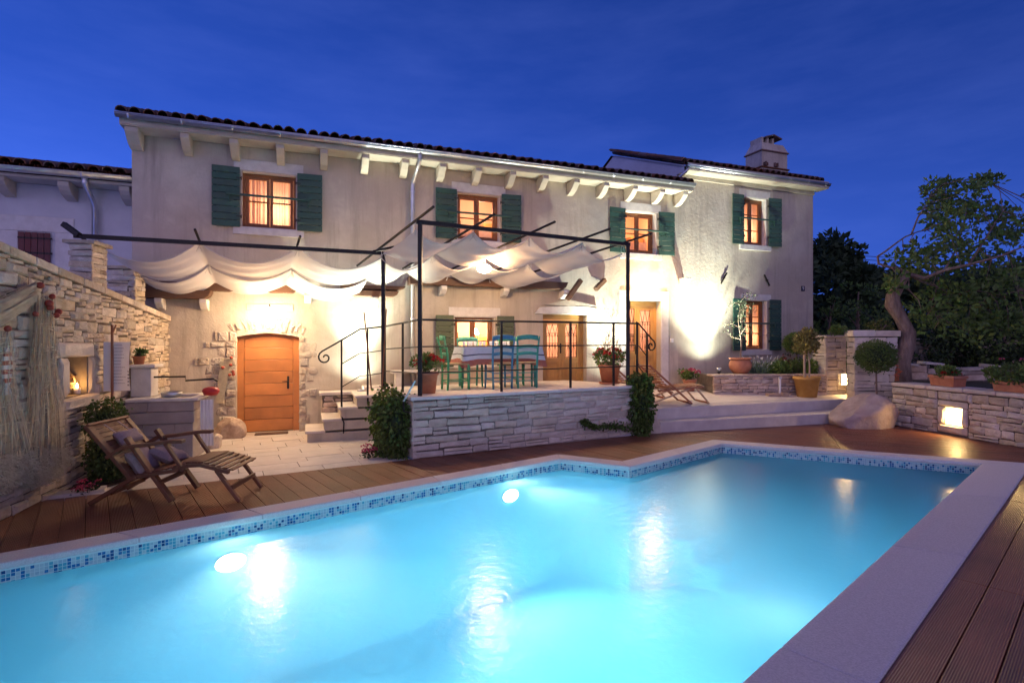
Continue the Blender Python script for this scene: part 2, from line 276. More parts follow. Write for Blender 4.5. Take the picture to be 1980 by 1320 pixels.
M = dict(
 rough_jamb=mat('jamb_stone', (.44,.37,.29), (.58,.51,.42), 5, .9, .9, 22, var=.14, c3=(.36,.29,.22), s3=2.5, f3=.6, dist=.04),
 greystone=mat('grey_sink_stone', (.30,.26,.24), (.38,.33,.31), 4, .8, .3, 45, var=.06),
 thread=mat('net_thread', (.50,.43,.29), (.62,.54,.38), 20, .95),
 stone=mat('dry_stone', (.50,.41,.30), (.66,.57,.45), 7, .85, .8, 24, var=.24, c3=(.31,.25,.18), s3=3, f3=.65, dist=.03),
 pale_stone=mat('pale_stone', (.55,.47,.38), (.69,.60,.49), 6, .85, .7, 26, var=.17, c3=(.42,.36,.30), s3=2.5, f3=.5),
 warm_stone=mat('warm_stone', (.44,.33,.25), (.66,.54,.43), 6, .85, .7, 26, var=.2, c3=(.33,.22,.16), s3=2.5, f3=.6),
 core=mat('wall_core', (.12,.10,.08), (.18,.15,.12), 12, .95, .5, 40),
 pave=mat('limestone_paving', (.62,.55,.47), (.72,.65,.57), 4, .6, .15, 50, var=.05),
 terrace=mat('terrace_paving', (.70,.62,.54), (.78,.70,.62), 3, .55, .1, 40),
 step=mat('step_stone', (.50,.45,.42), (.60,.55,.50), 4, .7, .2, 50, var=.04),
 coping=mat('pool_coping', (.56,.52,.49), (.69,.64,.61), 90, .7, .35, 220, var=.04, detail=2, dist=.004),
 plaster=mat('aged_plaster', (.49,.43,.335), (.585,.525,.42), 1.3, .9, .32, 14, c3=(.39,.335,.26), s3=.9, f3=.6, dist=.03, detail=10, lo=.40, hi=.60, streak=(.31,.265,.215,.75)),
 white_plaster=mat('white_plaster', (.55,.55,.56), (.63,.63,.63), 2, .9, .2, 30),
 eave=mat('eave_plaster', (.44,.39,.31), (.54,.48,.39), 3, .85, .2, 30, var=.05),
 trim=mat('window_stone', (.60,.57,.52), (.70,.67,.62), 8, .8, .3, 40),
 tile=mat('roof_clay', (.20,.085,.05), (.12,.07,.05), 9, .85, .4, 40, var=.3, c3=(.07,.06,.05), s3=4, f3=.8),
 zinc=mat('zinc', (.52,.54,.56), (.62,.64,.66), 6, .34, 0, 30, metal=.85),
 blackiron=mat('black_iron', (.018,.015,.014), (.03,.024,.02), 30, .5, .2, 90, metal=.3),
 green=mat('shutter_green', (.030,.078,.058), (.04,.096,.072), 12, .55, .1, 60, var=.12),
 olive=mat('shutter_olive', (.075,.095,.055), (.09,.11,.065), 12, .55, .1, 60, var=.08),
 redbrown=mat('shutter_redbrown', (.12,.035,.035), (.15,.05,.045), 12, .6, .1, 60, var=.1),
 oak=wood_plank('varnished_oak', (.42,.15,.035), (.52,.21,.06), .38, var=.06),
 honey=wood_plank('honey_wood', (.40,.21,.055), (.50,.28,.085), .4, var=.06),
 winwood=mat('window_wood', (.22,.085,.03), (.30,.12,.045), 20, .5, .1, 60),
 timber=wood_plank('old_timber', (.085,.04,.022), (.15,.075,.04), .7),
 decking=wood_plank('deck_wood', (.17,.055,.026), (.31,.122,.060), .36, groove=.012, var=.14),
 deckdark=mat('deck_gap', (.02,.014,.01)),
 teak=wood_plank('teak_dark', (.13,.048,.022), (.215,.088,.042), .6, var=.15),
 teak2=wood_plank('teak_red', (.29,.105,.05), (.38,.16,.08), .5, var=.1),
 lightwood=wood_plank('pale_wood', (.42,.30,.19), (.52,.38,.25), .6),
 canvas=mat('sail_canvas', (.76,.72,.66), (.80,.77,.71), 3, .9, .1, 200, transl=.45),
 rope=mat('rope', (.55,.52,.47), rough=.9),
 net=net_mat(),
 floatred=mat('net_float', (.28,.04,.025), (.36,.06,.03), 20, .5),
 terracotta=mat('terracotta', (.42,.16,.085), (.52,.22,.12), 8, .8, .2, 50, var=.06),
 ochre=mat('ochre_pot', (.50,.26,.06), (.58,.32,.09), 8, .7, .15, 40),
 soil=mat('soil', (.045,.03,.02), (.08,.055,.035), 20, .95, .8, 30),
 grass=mat('garden_ground', (.03,.04,.018), (.055,.05,.03), 6, .95, .8, 25),
 leaf=mat('leaf_green', (.075,.14,.03), (.15,.21,.055), 2.5, .6, transl=.25),
 leaf2=mat('leaf_bright', (.10,.19,.03), (.17,.26,.06), 3, .6, transl=.3),
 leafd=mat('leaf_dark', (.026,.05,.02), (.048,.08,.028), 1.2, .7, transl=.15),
 leafo=mat('leaf_olive', (.055,.07,.035), (.095,.11,.055), 4, .6, transl=.25),
 leafy=mat('leaf_yellowgreen', (.16,.15,.04), (.24,.21,.07), 5, .6, transl=.25),
 ivy=mat('ivy_green', (.045,.085,.012), (.10,.135,.025), 3, .55, transl=.2),
 lavender=mat('lavender_leaf', (.16,.24,.14), (.22,.30,.20), 5, .7, transl=.2),
 bark=mat('bark', (.17,.115,.085), (.30,.215,.165), 14, .9, 1.0, 40, stretch=(1,1,.3), dist=.03),
 twig=mat('twig', (.20,.13,.11), (.27,.19,.16), 20, .9),
 red=mat('geranium_red', (.45,.012,.012), (.60,.03,.03), 25, .6, transl=.2),
 pink=mat('flower_pink', (.50,.05,.13), (.62,.12,.20), 25, .6, transl=.2),
 orange=mat('flower_orange', (.65,.10,.03), (.7,.16,.04), 25, .6),
 teal=mat('chair_teal', (.05,.30,.23), (.08,.38,.30), 15, .5, .1, 60),
 greenp=mat('chair_green', (.05,.34,.15), (.08,.42,.20), 15, .5, .1, 60),
 bluep=mat('chair_blue', (.06,.22,.34), (.09,.28,.40), 15, .5, .1, 60),
 rush=mat('rush_seat', (.34,.25,.13), (.42,.32,.18), 60, .9, .4, 100),
 cloth=mat('cloth_pale', (.62,.64,.66), (.68,.70,.72), 20, .9, .1, 150),
 clothred=mat('cloth_red', (.38,.13,.095), (.44,.17,.12), 20, .9, .1, 150),
 clothgrey=mat('cloth_grey', (.10,.10,.12), rough=.9),
 cushion=mat('cushion_mauve', (.29,.205,.20), (.36,.265,.255), 40, .95, .3, 200),
 glassw=mat('drinking_glass', (.75,.78,.8), rough=.1, spec=.8),
 white=mat('white_paint', (.72,.71,.69), rough=.6),
 banner=mat('white_cloth', (.72,.72,.74), (.66,.66,.68), 4, .9, transl=.1),
 print=mat('print_grey', (.22,.22,.26), rough=.9),
 plaque=mat('number_plate', (.01,.012,.05), rough=.4),
 redpaint=mat('red_enamel', (.5,.03,.03), rough=.4),
 sootwall=mat('oven_back', (.30,.25,.19), (.22,.18,.14), 6, .95, .3, 40),
 poolwall=mat('pool_plaster', (.24,.61,.79), (.31,.67,.84), 1.2, .7),
 grout=mat('mosaic_grout', (.62,.74,.70), (.66,.78,.74), 10, .6),
 t1=mat('mosaic_navy', (.01,.075,.20), rough=.15), t2=mat('mosaic_blue', (.02,.17,.36), rough=.15),
 t3=mat('mosaic_aqua', (.10,.42,.50), rough=.15), t4=mat('mosaic_pale', (.48,.62,.62), rough=.15), t5=mat('mosaic_mist', (.38,.54,.58), rough=.15),
 room=mat('room_wall', (.72,.52,.38), (.76,.56,.42), 2, .9),
 curtain=mat('curtain', (.74,.56,.47), (.80,.64,.55), 8, .9, transl=.55),
 bulb=emit('warm_globe', (1,.82,.56), 40), bulb2=emit('pool_lens', (1,.98,.92), 30), niche=emit('niche_lens', (1,.74,.34), 5),
 flame=emit('candle_flame', (1,.55,.16), 40), led=emit('floodlight_lens', (.95,1,.9), 12),
 glass=glass_mat('window_glass'), water=water_mat(),
 dark=mat('dark_interior', (.02,.016,.014), rough=.9), wire=mat('cable', (.02,.02,.025), rough=.6),
)
# ------------------------------------------------------------------ ground, pool, coping
def v2(p): return (p[0], p[1])
A = gp(0, 1090.9); B = gp(1085, 888); Cc = gp(1218, 903); D = gp(1397, 858); E_ = gp(1899, 897); Fp = gp(1436, 1320)
A0 = A-.36*(B-A); G0 = Fp+(Fp-E_)*.87
pool = [v2(A0), v2(B), v2(Cc), v2(D), v2(E_), v2(G0)]          # clockwise seen from above
def ccw(p): return p if sum(p[i][0]*p[(i+1)%len(p)][1]-p[(i+1)%len(p)][0]*p[i][1] for i in range(len(p))) > 0 else p[::-1]
def offset(poly, ws):                                             # outward for a clockwise polygon, one width per edge
    n = len(poly); out = []
    def ln(i):
        a, b = poly[i], poly[(i+1)%n]; d = (b[0]-a[0], b[1]-a[1]); l = sqrt(d[0]**2+d[1]**2); d = (d[0]/l, d[1]/l)
        nn = (-d[1], d[0]); return (a[0]+nn[0]*ws[i], a[1]+nn[1]*ws[i]), d
    for i in range(n):
        (p, d), (q, e) = ln((i-1)%n), ln(i); den = d[0]*e[1]-d[1]*e[0]
        t = ((q[0]-p[0])*e[1]-(q[1]-p[1])*e[0])/den; out.append((p[0]+d[0]*t, p[1]+d[1]*t))
    return out
CW = [.28, .28, .28, .30, .46, .40]
pout = offset(pool, CW); pwall = offset(pool, [.03]*6)
zw = -.155
g = MB(); hx0, hx1, hy0, hy1 = -8.2, 8.2, -4.2, 9.9; S = 600
g.add([(-S,-S,-.14),(S,-S,-.14),(S,S,-.14),(-S,S,-.14),(hx0,hy0,-.14),(hx1,hy0,-.14),(hx1,hy1,-.14),(hx0,hy1,-.14)], [(0,1,5,4),(1,2,6,5),(2,3,7,6),(3,0,4,7)])
tag(g.build('ground', M['grass']), kind='structure')
pb = MB(); n = 6; zf = -1.7
wl = [(p[0],p[1],-.02) for p in pwall]+[(p[0],p[1],zf) for p in pwall]
pb.add(wl, [(i,n+i,n+(i+1)%n,(i+1)%n) for i in range(n)]); pb.add([(p[0],p[1],zf) for p in pwall], [tuple(range(n))])
basin = tag(pb.build('pool', M['poolwall']), kind='structure')
# submerged steps in the far corner
st = MB()
dC = (Vector(Cc)-Vector(D)).normalized(); dE = (Vector(E_)-Vector(D)).normalized()
for k in range(4):
    a = .35+.33*k; q = [Vector((*pwall[3],0))+dC*x+dE*y for x, y in ((0,0),(2.2,0),(2.2,a),(0,a))]
    st.prism([v2(p) for p in q], zf, -.7-.3*k)
st.build('submerged_step', M['poolwall'], basin)
w = MB(); w.add([(p[0],p[1],zw) for p in pwall], [tuple(range(n))[::-1]])
tag(w.build('pool_water', M['water']), kind='structure')
# mosaic band: pale grout strip and five rows of little glass tiles
gr = MB(); mo = MB()
for i in range(5):
    a = Vector((*pwall[i], 0)); b = Vector((*pwall[(i+1)%n], 0)); d = (b-a).normalized(); nn = Vector((d.y, -d.x, 0)); ln_ = (b-a).length
    gr.add([a+nn*.004+Vector((0,0,z)) for z in (-.26,-.03)]+[b+nn*.004+Vector((0,0,z)) for z in (-.03,-.26)], [(0,1,2,3)])
    if i == 4: continue
    k = int(ln_/.0285); prev = 0
    for j in range(k):
        for r in range(6):
            x0 = j*.0285+.002; x1 = x0+.0245; z1 = -.062-r*.0285; z0 = z1-.0245
            q = R.random(); mi = (0 if q < .10 else 1 if q < .27 else 2 if q < .42 else 3 if q < .74 else 4)
            if R.random() < .25: mi = prev
            prev = mi
            p0 = a+d*x0; p1 = a+d*x1; f = nn*.007; bk = nn*.004
            V = [p0+f+Vector((0,0,z0)), p1+f+Vector((0,0,z0)), p1+f+Vector((0,0,z1)), p0+f+Vector((0,0,z1))]
            mo.add(V, [(0,1,2,3)], mi)
gr.build('mosaic_grout', M['grout'], basin)
tag(mo.build('mosaic_tile', [M['t1'],M['t2'],M['t3'],M['t4'],M['t5']], basin), kind='stuff')
# underwater lamps on the house side of the pool
dAB = (B-A).normalized(); nin = Vector((dAB.y, -dAB.x, 0))
def pool_lamp(px_, py_, label, watts):
    # the lamp sits in the long wall: intersect the sight line with that wall
    fr = Fr(A.x, A.y, math.degrees(atan2(dAB.y, dAB.x))); s, z = fr.px(px_, py_, .03)
    t = thing('pool_lamp', label, 'pool lamp', fr.w(s, .02, z), fr.a, 'underwater lamps')
    m = MB(); m.lathe([(.001,.03),(.085,.03),(.10,.022),(.105,0)], 24); b = m.build('lens', M['bulb2'], t, True); b.rotation_euler = (pi/2,0,0); b.scale = (1.25,.8,1)
    m = MB(); m.lathe([(.105,0),(.108,.026),(.13,.022),(.135,0)], 24); b = m.build('ring', M['white'], t, True); b.rotation_euler = (pi/2,0,0); b.scale = (1.25,.8,1)
    lamp('lamp_light', 'SPOT', t, (0,-.06,0), watts, (.97,1,.97), .10, (0,-1,-.62), 118, .8)
    return t
POOLW = 390
pool_lamp(445, 1085, 'bright round underwater lamp in the pool wall nearest the sunlounger', POOLW)
pool_lamp(985, 957, 'bright round underwater lamp in the pool wall below the terrace', POOLW*.8)
# one more of the set sits in the opposite wall, under the near coping; the picture shows only its light
for k_, lab in ((.84,'underwater lamp hidden under the near coping'),):
    d_ = (Fp-E_).normalized(); p_ = E_+d_*((Fp-E_).length*k_*1.0); fr = Fr(p_.x, p_.y, math.degrees(atan2(d_.y,d_.x)))
    t = thing('pool_lamp', lab, 'pool lamp', fr.w(0,.03,-.62), fr.a, 'underwater lamps')
    m = MB(); m.lathe([(.001,.03),(.085,.03),(.10,.022),(.105,0)], 24); b = m.build('lens', M['bulb2'], t, True); b.rotation_euler = (pi/2,0,0); b.scale = (1.25,.8,1)
    m = MB(); m.lathe([(.105,0),(.108,.026),(.13,.022),(.135,0)], 24); b = m.build('ring', M['white'], t, True); b.rotation_euler = (pi/2,0,0); b.scale = (1.25,.8,1)
    lamp('lamp_light', 'SPOT', t, (0,-.06,0), POOLW*.62, (.97,1,.97), .10, (0,-1,-.75), 112, .9)
frq = Fr(A.x, A.y, math.degrees(atan2(dAB.y, dAB.x)))
cop = []
for i in range(6):
    a, b = Vector((*pool[i],0)), Vector((*pool[(i+1)%n],0)); oa, ob = Vector((*pout[i],0)), Vector((*pout[(i+1)%n],0))
    k = max(1, round((b-a).length/(1.05 if i < 4 else 2.4)))
    for j in range(k):
        g_ = .0015/((b-a).length); t0 = j/k+(g_ if j else 0); t1 = (j+1)/k-(g_ if j < k-1 else 0)
        q = [a.lerp(b,t0), a.lerp(b,t1), oa.lerp(ob,t1), oa.lerp(ob,t0)]; c = sum(q, Vector())/4
        m = MB(); m.prism(ccw([v2(p-c) for p in q]), -.045, .012)
        cop.append((m, c))
cr = thing('pool_coping', 'pale granular stone coping running all round the pool', 'pool coping')
cr['kind'] = 'structure'; del cr['category']; del cr['label']
for m, c in cop: m.build('coping_stone', M['coping'], cr, bevel=.012, loc=c)

# ------------------------------------------------------------------ timber deck
deck = thing('wooden_deck', 'deck', 'deck'); deck['kind'] = 'structure'; del deck['category']; del deck['label']
Bo, Co, Do, Eo, Go, Ao = [Vector((*pout[i],0)) for i in (1,2,3,4,5,0)]
nL = Vector((-dAB.y, dAB.x, 0))
def on_T(p, d, y):                 # from p along d to the terrace line at local y
    k = (y-T.l(p.x,p.y)[1])/(d.x*T.n[0]+d.y*T.n[1]); return p+d*k
X1 = on_T(Bo, nL, .03); wallfoot = L.w(-3.5, .05); X0 = T.w(-4.45, -.01)
mit = gp(1452, 829)+Vector((.05,.12,0))
P1 = [Ao, Bo, X1, T.w(-5.6,-.01)]; P2 = [Bo, Co, Do, mit, T.w(4.76,-.02), X1]
rb = gp(1757, 826)
P3 = [Do, Eo, G.w(2.45,.04), G.w(-.1,.04), Vector((6.8,11.35,0)), mit]
far_r = Vector((9.5, 3.0, 0)); P4 = [Eo, Go, Go+Vector((7.5,-2,0)), far_r, G.w(2.55,.04)]
ZD = 0.0
def boards(polys, origin, d, w_, lens, gap=.006, shift=0, zt=ZD):
    d = d.normalized(); nn = Vector((-d.y, d.x, 0))
    for poly in polys:
        cs = [((p-origin).dot(d), (p-origin).dot(nn)) for p in poly]
        lo = min(c[1] for c in cs); hi = max(c[1] for c in cs); a0 = min(c[0] for c in cs); a1 = max(c[0] for c in cs)
        for k in range(math.floor(lo/w_), math.ceil(hi/w_)):
            cuts = [a0-1]
            if lens:
                x = shift+math.floor((a0-shift)/lens)*lens
                while x < a1: cuts.append(x); x += lens
            cuts.append(a1+1)
            for c0, c1 in zip(cuts, cuts[1:]):
                if c1-c0 < .02: continue
                q = [(c0+.002,k*w_+gap/2),(c1-.002,k*w_+gap/2),(c1-.002,(k+1)*w_-gap/2),(c0+.002,(k+1)*w_-gap/2)]
                q = clip_poly(q, cs)
                if len(q) < 3 or area(q) < .004: continue
                cx = (c0+c1)/2; cx = sum(p[0] for p in q)/len(q); cy = (k+.5)*w_
                m = MB(); m.prism(ccw([(p[0]-cx,p[1]-cy) for p in q]), -.028, 0)
                o = m.build('deck_board', M['decking'], deck, bevel=.003, loc=origin+d*cx+nn*cy+Vector((0,0,zt+R.uniform(-.0012,.0012))))
                o.rotation_euler = (R.uniform(-.003,.003), 0, atan2(d.y,d.x))
boards([P1, P2], Bo, nL, .187, 0)
boards([P3], Do, (E_-D), .14, 3.1, shift=1.9)
dS = (E_-Fp).normalized(); s1 = (gp(1845,1116)-Fp).dot(dS)
boards([P4], Fp+Vector((dS.y,-dS.x,0))*.46, dS, .197, 2.86, shift=s1)
base = MB()
for p, zz in ((P1,-.036),(P2,-.04),(P3,-.044),(P4,-.048)): base.add([(q.x,q.y,zz) for q in p], [tuple(range(len(p)))])
base.build('deck_joist_bed', M['deckdark'], deck)

# ------------------------------------------------------------------ courtyard paving
court = thing('courtyard_paving', 'x', 'x'); court['kind'] = 'structure'; del court['category']; del court['label']
cp = [T.w(-4.3,.006), T.w(-.02,.006), T.w(-.02,3.3), F.w(-1.6,.25)]
cs = [T.l(p.x,p.y) for p in cp]
y = .004; row = 0
while y < 3.6:
    h = (.30,.34,.26,.38,.30)[row%5]; x = -6+.37*((row*7)%3)
    while x < .2:
        l_ = R.choice((.5,.62,.75,.9)); q = clip_poly([(x+.003,y+.003),(x+l_-.003,y+.003),(x+l_-.003,y+h-.003),(x+.003,y+h-.003)], cs)
        if len(q) > 2 and area(q) > .004:
            c = T.w(x+l_/2, y+h/2); m = MB(); m.prism(ccw([(a-x-l_/2,b-y-h/2) for a,b in q]), -.05, 0)
            o = m.build('paving_slab', M['pave'], court, bevel=.004, loc=c+Vector((0,0,R.uniform(-.002,.002))), rotz=T.a)
        x += l_
    y += h; row += 1
m = MB(); m.add([(p.x,p.y,-.052) for p in cp], [tuple(range(len(cp)))]); m.build('slab_bed', M['core'], court)

# ------------------------------------------------------------------ terrace and patio floors, steps
def zterr(x, y): return .905-.034*max(0, y)
tx1 = 4.42
ft = [(.02,.02),(tx1,.02),(tx1,2.58),(.02,3.18)]
m = MB(); k = [T.w(x,y,zterr(x,y)) for x,y in ft]; b_ = [T.w(x,y,-.1) for x,y in ft]
m.add(b_+k, [(4,5,6,7),(0,1,5,4),(1,2,6,5),(2,3,7,6),(3,0,4,7)])
tag(m.build('terrace_floor', M['terrace']), kind='structure')
pa, pbb = gp(1270,790,.41), gp(1627,771.7,.41)
dpt = (pbb-pa).normalized(); npt = Vector((-dpt.y, dpt.x, 0))
def zpat(X, Y): return .41+.045*max(0., (Vector((X,Y,0))-Vector((pa.x,pa.y,0))).dot(npt))
q = [pa-dpt*.25, pbb+dpt*1.3, F.w(15.5,-.8), F.w(14.6,.3), F.w(8.2,.3), T.w(tx1-.05,2.62), T.w(tx1-.05,.3)]
m = MB(); nq = len(q); m.add([(p.x,p.y,-.1) for p in q]+[(p.x,p.y,zpat(p.x,p.y)) for p in q], [tuple(range(nq,2*nq))]+[(i,(i+1)%nq,nq+(i+1)%nq,nq+i) for i in range(nq)])
tag(m.build('patio_floor', M['terrace']), kind='structure')
ps = thing('patio_steps', 'two long pale stone steps rising from the deck to the patio', 'steps')
ba, bb = gp(1277,836.7), Vector((6.7,11.22,0))
m = MB(); m.prism(ccw([v2(ba), v2(bb), v2(pbb+dpt*.3), v2(pa-dpt*.1)]), -.05, .205); m.build('lower_step', M['step'], ps, bevel=.012)
m = MB(); f_ = lambda p, o: v2(p-npt*o)
m.prism(ccw([f_(pa-dpt*.05,.02), f_(pbb+dpt*.1,.02), f_(pbb+dpt*.1,-.33), f_(pa-dpt*.05,-.33)]), .20, .43, zf=lambda X,Y: zpat(X,Y)+.006); m.build('upper_step', M['step'], ps, bevel=.012)
# steps beside the cellar door
cs_ = frame_thing('courtyard_steps', F, 'short flight of four pale stone steps beside the cellar door', 'steps')
for i in range(4):
    x0 = 1.14+.27*i; z1 = .19*(i+1); x1 = 2.62
    m = MB(); m.box(x0+.015, x1, -1.24+.012*i, -.42, .19*i-.01 if i else -.02, z1-.045); m.build('riser', M['plaster'], cs_)
    m = MB(); m.box(x0-.02, x0+.30 if i < 3 else x1, -1.275+.01*i, -.40, z1-.043, z1); m.build('tread', M['pave'], cs_, bevel=.008)
lw = frame_thing('low_ledge_wall', F, 'low rubble ledge wall with slab top behind the courtyard steps', 'low wall')
m = MB(); m.box(1.42, 2.7, -.375, -.01, 0, .70); m.build('ledge_core', M['core'], lw); ledge = lw
m = MB(); m.box(1.36, 2.2, -.42, -.008, .702, .755); m.build('ledge_slab', M['pave'], lw, bevel=.008)
m = MB(); m.box(2.15, 2.75, -.45, -.006, .757, .84); m.build('ledge_slab', M['pave'], lw, bevel=.008)

# ------------------------------------------------------------------ dry stone walls
def stone_mb(w_, h_, p, rnd, rough=.012):
    x, z = w_/2, h_/2; j = lambda s: rnd.uniform(-s, s)
    ch = min(x, z)*rnd.uniform(.12,.4); ch2 = min(x, z)*rnd.uniform(.12,.4)
    pts = [(-x+ch,-z),(x-ch2,-z),(x,-z+ch2),(x,z-ch),(x-ch,z),(-x+ch2,z),(-x,z-ch2),(-x,-z+ch)]
    jj = min(rough, .18*min(w_, h_)); pts = [(a+j(jj), b+j(jj)) for a, b in pts]
    m = MB(); n_ = len(pts); k = 1-min(.35, .018/min(x, z)); pj = [p+j(.007) for _ in pts]
    v = [(a,.05,b) for a,b in pts]+[(a,-p*.35,b) for a,b in pts]+[(a*k,-q_,b*k) for (a,b),q_ in zip(pts, pj)]+[(j(x*.2),-p-rnd.uniform(0,.012),j(z*.2))]
    fs = []
    for i in range(n_):
        i2 = (i+1)%n_; fs += [(i,i2,n_+i2,n_+i),(n_+i,n_+i2,2*n_+i2,2*n_+i),(2*n_+i,2*n_+i2,3*n_)]
    return m.add(v, fs)
def stones(par, x0, x1, zb, zt, hts, lens, material, y=0, seed=1, holes=(), proud=(.015,.05), gap=.008, cap=300, swap=False, name='stone', split=.22):
    """courses of single stones between the heights zb(x) and zt(x); holes are (x0,x1,z0,z1)"""
    rnd = random.Random(seed); H = zt((x0+x1)/2)-zb((x0+x1)/2); cuts = [0]; 
    while cuts[-1] < H-.04: cuts.append(cuts[-1]+rnd.uniform(*hts))
    cuts = [c/cuts[-1] for c in cuts]; out = []
    for r in range(len(cuts)-1):
        x = x0
        while x < x1-.02:
            hh = (cuts[r+1]-cuts[r])*H; l_ = rnd.uniform(*lens)*(.7+.6*hh/((hts[0]+hts[1])/2)); l_ = min(l_, x1-x)
            if x1-x-l_ < .07: l_ = x1-x
            xm = x+l_/2; B0, B1 = zb(xm), zt(xm); wob = lambda c, xx: c+(.012*sin(xx*3.1+c*40) if .01 < c < .99 else 0)
            za = B0+wob(cuts[r],xm)*(B1-B0); zc = B0+wob(cuts[r+1],xm)*(B1-B0)
            parts = [(x, x+l_, za, zc)]
            if rnd.random() < split and l_ > .16 and zc-za > .085:
                t = rnd.uniform(.35,.65); parts = [(x,x+l_,za,za+(zc-za)*t),(x,x+l_,za+(zc-za)*t,zc)]
            for a, b, c, d in parts:
                pcs = [(a,b,c,d)]
                for h in holes:
                    nx = []
                    for (a_,b_,c_,d_) in pcs:
                        if b_ <= h[0] or a_ >= h[1] or d_ <= h[2] or c_ >= h[3]: nx.append((a_,b_,c_,d_)); continue
                        if a_ < h[0]-.04: nx.append((a_,h[0],c_,d_))
                        if b_ > h[1]+.04: nx.append((h[1],b_,c_,d_))
                        mid = (max(a_,h[0]), min(b_,h[1]))
                        if c_ < h[2]-.04: nx.append((*mid,c_,h[2]))
                        if d_ > h[3]+.04: nx.append((*mid,h[3],d_))
                    pcs = nx
                out += pcs
            x += l_
    out = [p for p in out if p[1]-p[0] > .03 and p[3]-p[2] > .02]
    big = sorted(out, key=lambda p: -(p[1]-p[0])*(p[3]-p[2])); rest = MB()
    for i, (a, b, c, d) in enumerate(big):
        m = stone_mb(b-a-gap, d-c-gap, rnd.uniform(*proud), rnd)
        cx, cz = (a+b)/2, (c+d)/2
        if i < cap:
            o = m.build(name, material, par, loc=(cx, y, cz) if not swap else (y, cx, cz))
            o.rotation_euler = (0, rnd.uniform(-.025,.025), (pi/2 if swap == 1 else -pi/2 if swap == -1 else 0))
        else: rest.add([(vx+cx, vy+y, vz+cz) for vx,vy,vz in m.v], m.f)
    if rest.v: tag(rest.build('small_stone', material, par), kind='stuff')
    return len(out)
stones(ledge, 1.42, 2.6, lambda x: .02, lambda x: .695, (.09,.14), (.14,.34), M['warm_stone'], y=-.37, seed=51, proud=(.004,.02))
stones(ledge, -.36, -.02, lambda x: .02, lambda x: .695, (.09,.14), (.14,.34), M['warm_stone'], y=1.43, seed=52, proud=(.004,.02), swap=-1)
# left boundary wall with the oven niche
LW = frame_thing('boundary_wall', L, 'tall dry stone boundary wall with a sloping top and an oven niche', 'stone wall')
zL = lambda x: 2.67-.1165*max(x,-3)
def sl(x, y, off=0): return L.px(x, y, off)
nx0 = sl(127,690)[0]; nx1 = sl(168,690)[0]; nz0 = sl(148,764)[1]; nz1 = sl(148,690)[1]
m = MB(); th = .42
xs = [-3.2, nx0, nx1, 4.6]
m.add([(x,y_,z) for x in (-3.2,4.6) for y_,z in ((0,-.1),(th,-.1),(th,zL(x)-.02),(0,zL(x)-.02))], [(3,2,1,0),(4,5,6,7),(1,2,6,5),(2,3,7,6)])
def wallface(xa, xb, za, zbf): return [(xa,0,za(xa)),(xb,0,za(xb)),(xb,0,zbf(xb)),(xa,0,zbf(xa))]
top = lambda x: zL(x)-.02
for q_ in (wallface(-3.2,nx0,lambda x:-.1,top), wallface(nx1,4.6,lambda x:-.1,top), wallface(nx0,nx1,lambda x:-.1,lambda x:nz0), wallface(nx0,nx1,lambda x:nz1,top)): m.add(q_, [(0,1,2,3)])
m.build('wall_core', M['core'], LW)
m = MB(); dn = .36
m.add([(x,y_,z) for y_ in (0,dn) for x,z in ((nx0,nz0),(nx1,nz0),(nx1,nz1),(nx0,nz1))], [(4,5,6,7),(0,4,7,3),(1,2,6,5),(3,7,6,2),(0,1,5,4)])
m.build('oven_niche', M['sootwall'], LW)
fr_h = [(nx0-.20, nx1+.16, nz0-.13, nz1+.17)]
NS = stones(LW, -2.6, 4.5, lambda x: 0, lambda x: zL(x)-.10, (.065,.125), (.12,.33), M['stone'], seed=3, holes=fr_h, cap=299, proud=(.01,.045))
for (a,b,c,d,p) in ((nx0-.26,nx1+.24,nz0-.14,nz0-.005,.10),(nx0-.18,nx0-.004,nz0,nz1,.05),(nx1+.004,nx1+.14,nz0,nz1,.04),(nx0-.20,nx1+.15,nz1+.004,nz1+.18,.05)):
    rnd = random.Random(int(a*100)); mm = stone_mb(b-a-.006, d-c-.006, p, rnd, .015); mm.build('niche_stone', M['pale_stone'], LW, loc=((a+b)/2,0,(c+d)/2))
x = -3.2
while x < 4.6:
    l_ = R.uniform(.35,.6); x2 = min(x+l_, 4.62); m = MB()
    m.add([(xx,y_,z) for xx in (x+.004,x2-.004) for y_,z in ((-.05,zL(xx)-.09),(th+.05,zL(xx)-.09),(th+.05,zL(xx)),(-.05,zL(xx)))], [(0,1,2,3),(7,6,5,4),(0,4,5,1),(1,5,6,2),(2,6,7,3),(3,7,4,0)])
    m.build('cap_stone', M['stone'], LW, bevel=.012); x = x2
# terrace retaining wall
TW = frame_thing('terrace_wall', T, 'long low retaining wall of pale squared stones below the railing', 'stone wall')
m = MB(); m.box(.03, 4.34, .02, .06, -.1, .86); m.box(.02, .06, .065, 1.5, -.1, .86); m.build('wall_core', M['core'], TW)
stones(TW, 0, 4.36, lambda x: 0, lambda x: .845, (.07,.125), (.15,.38), M['pale_stone'], y=.02, seed=5, proud=(.012,.045), cap=260, gap=.014, split=.16)
stones(TW, .02, 1.4, lambda x: 0, lambda x: .845, (.12,.2), (.2,.36), M['pale_stone'], y=.02, seed=6, swap=-1, proud=(.008,.03), cap=40)
for i in range(5):
    m = MB(); a, b = .87*i-.03, .87*(i+1)-.034; m.box(a, b, -.035, .36, .852, .905); m.build('coping_slab', M['terrace'], TW, bevel=.012)
for i in range(2):
    m = MB(); m.box(-.03, .33, .363+.75*i, .363+.75*(i+1)-.004, .842-.01*i, .898-.01*i); m.build('coping_slab', M['terrace'], TW, bevel=.012)
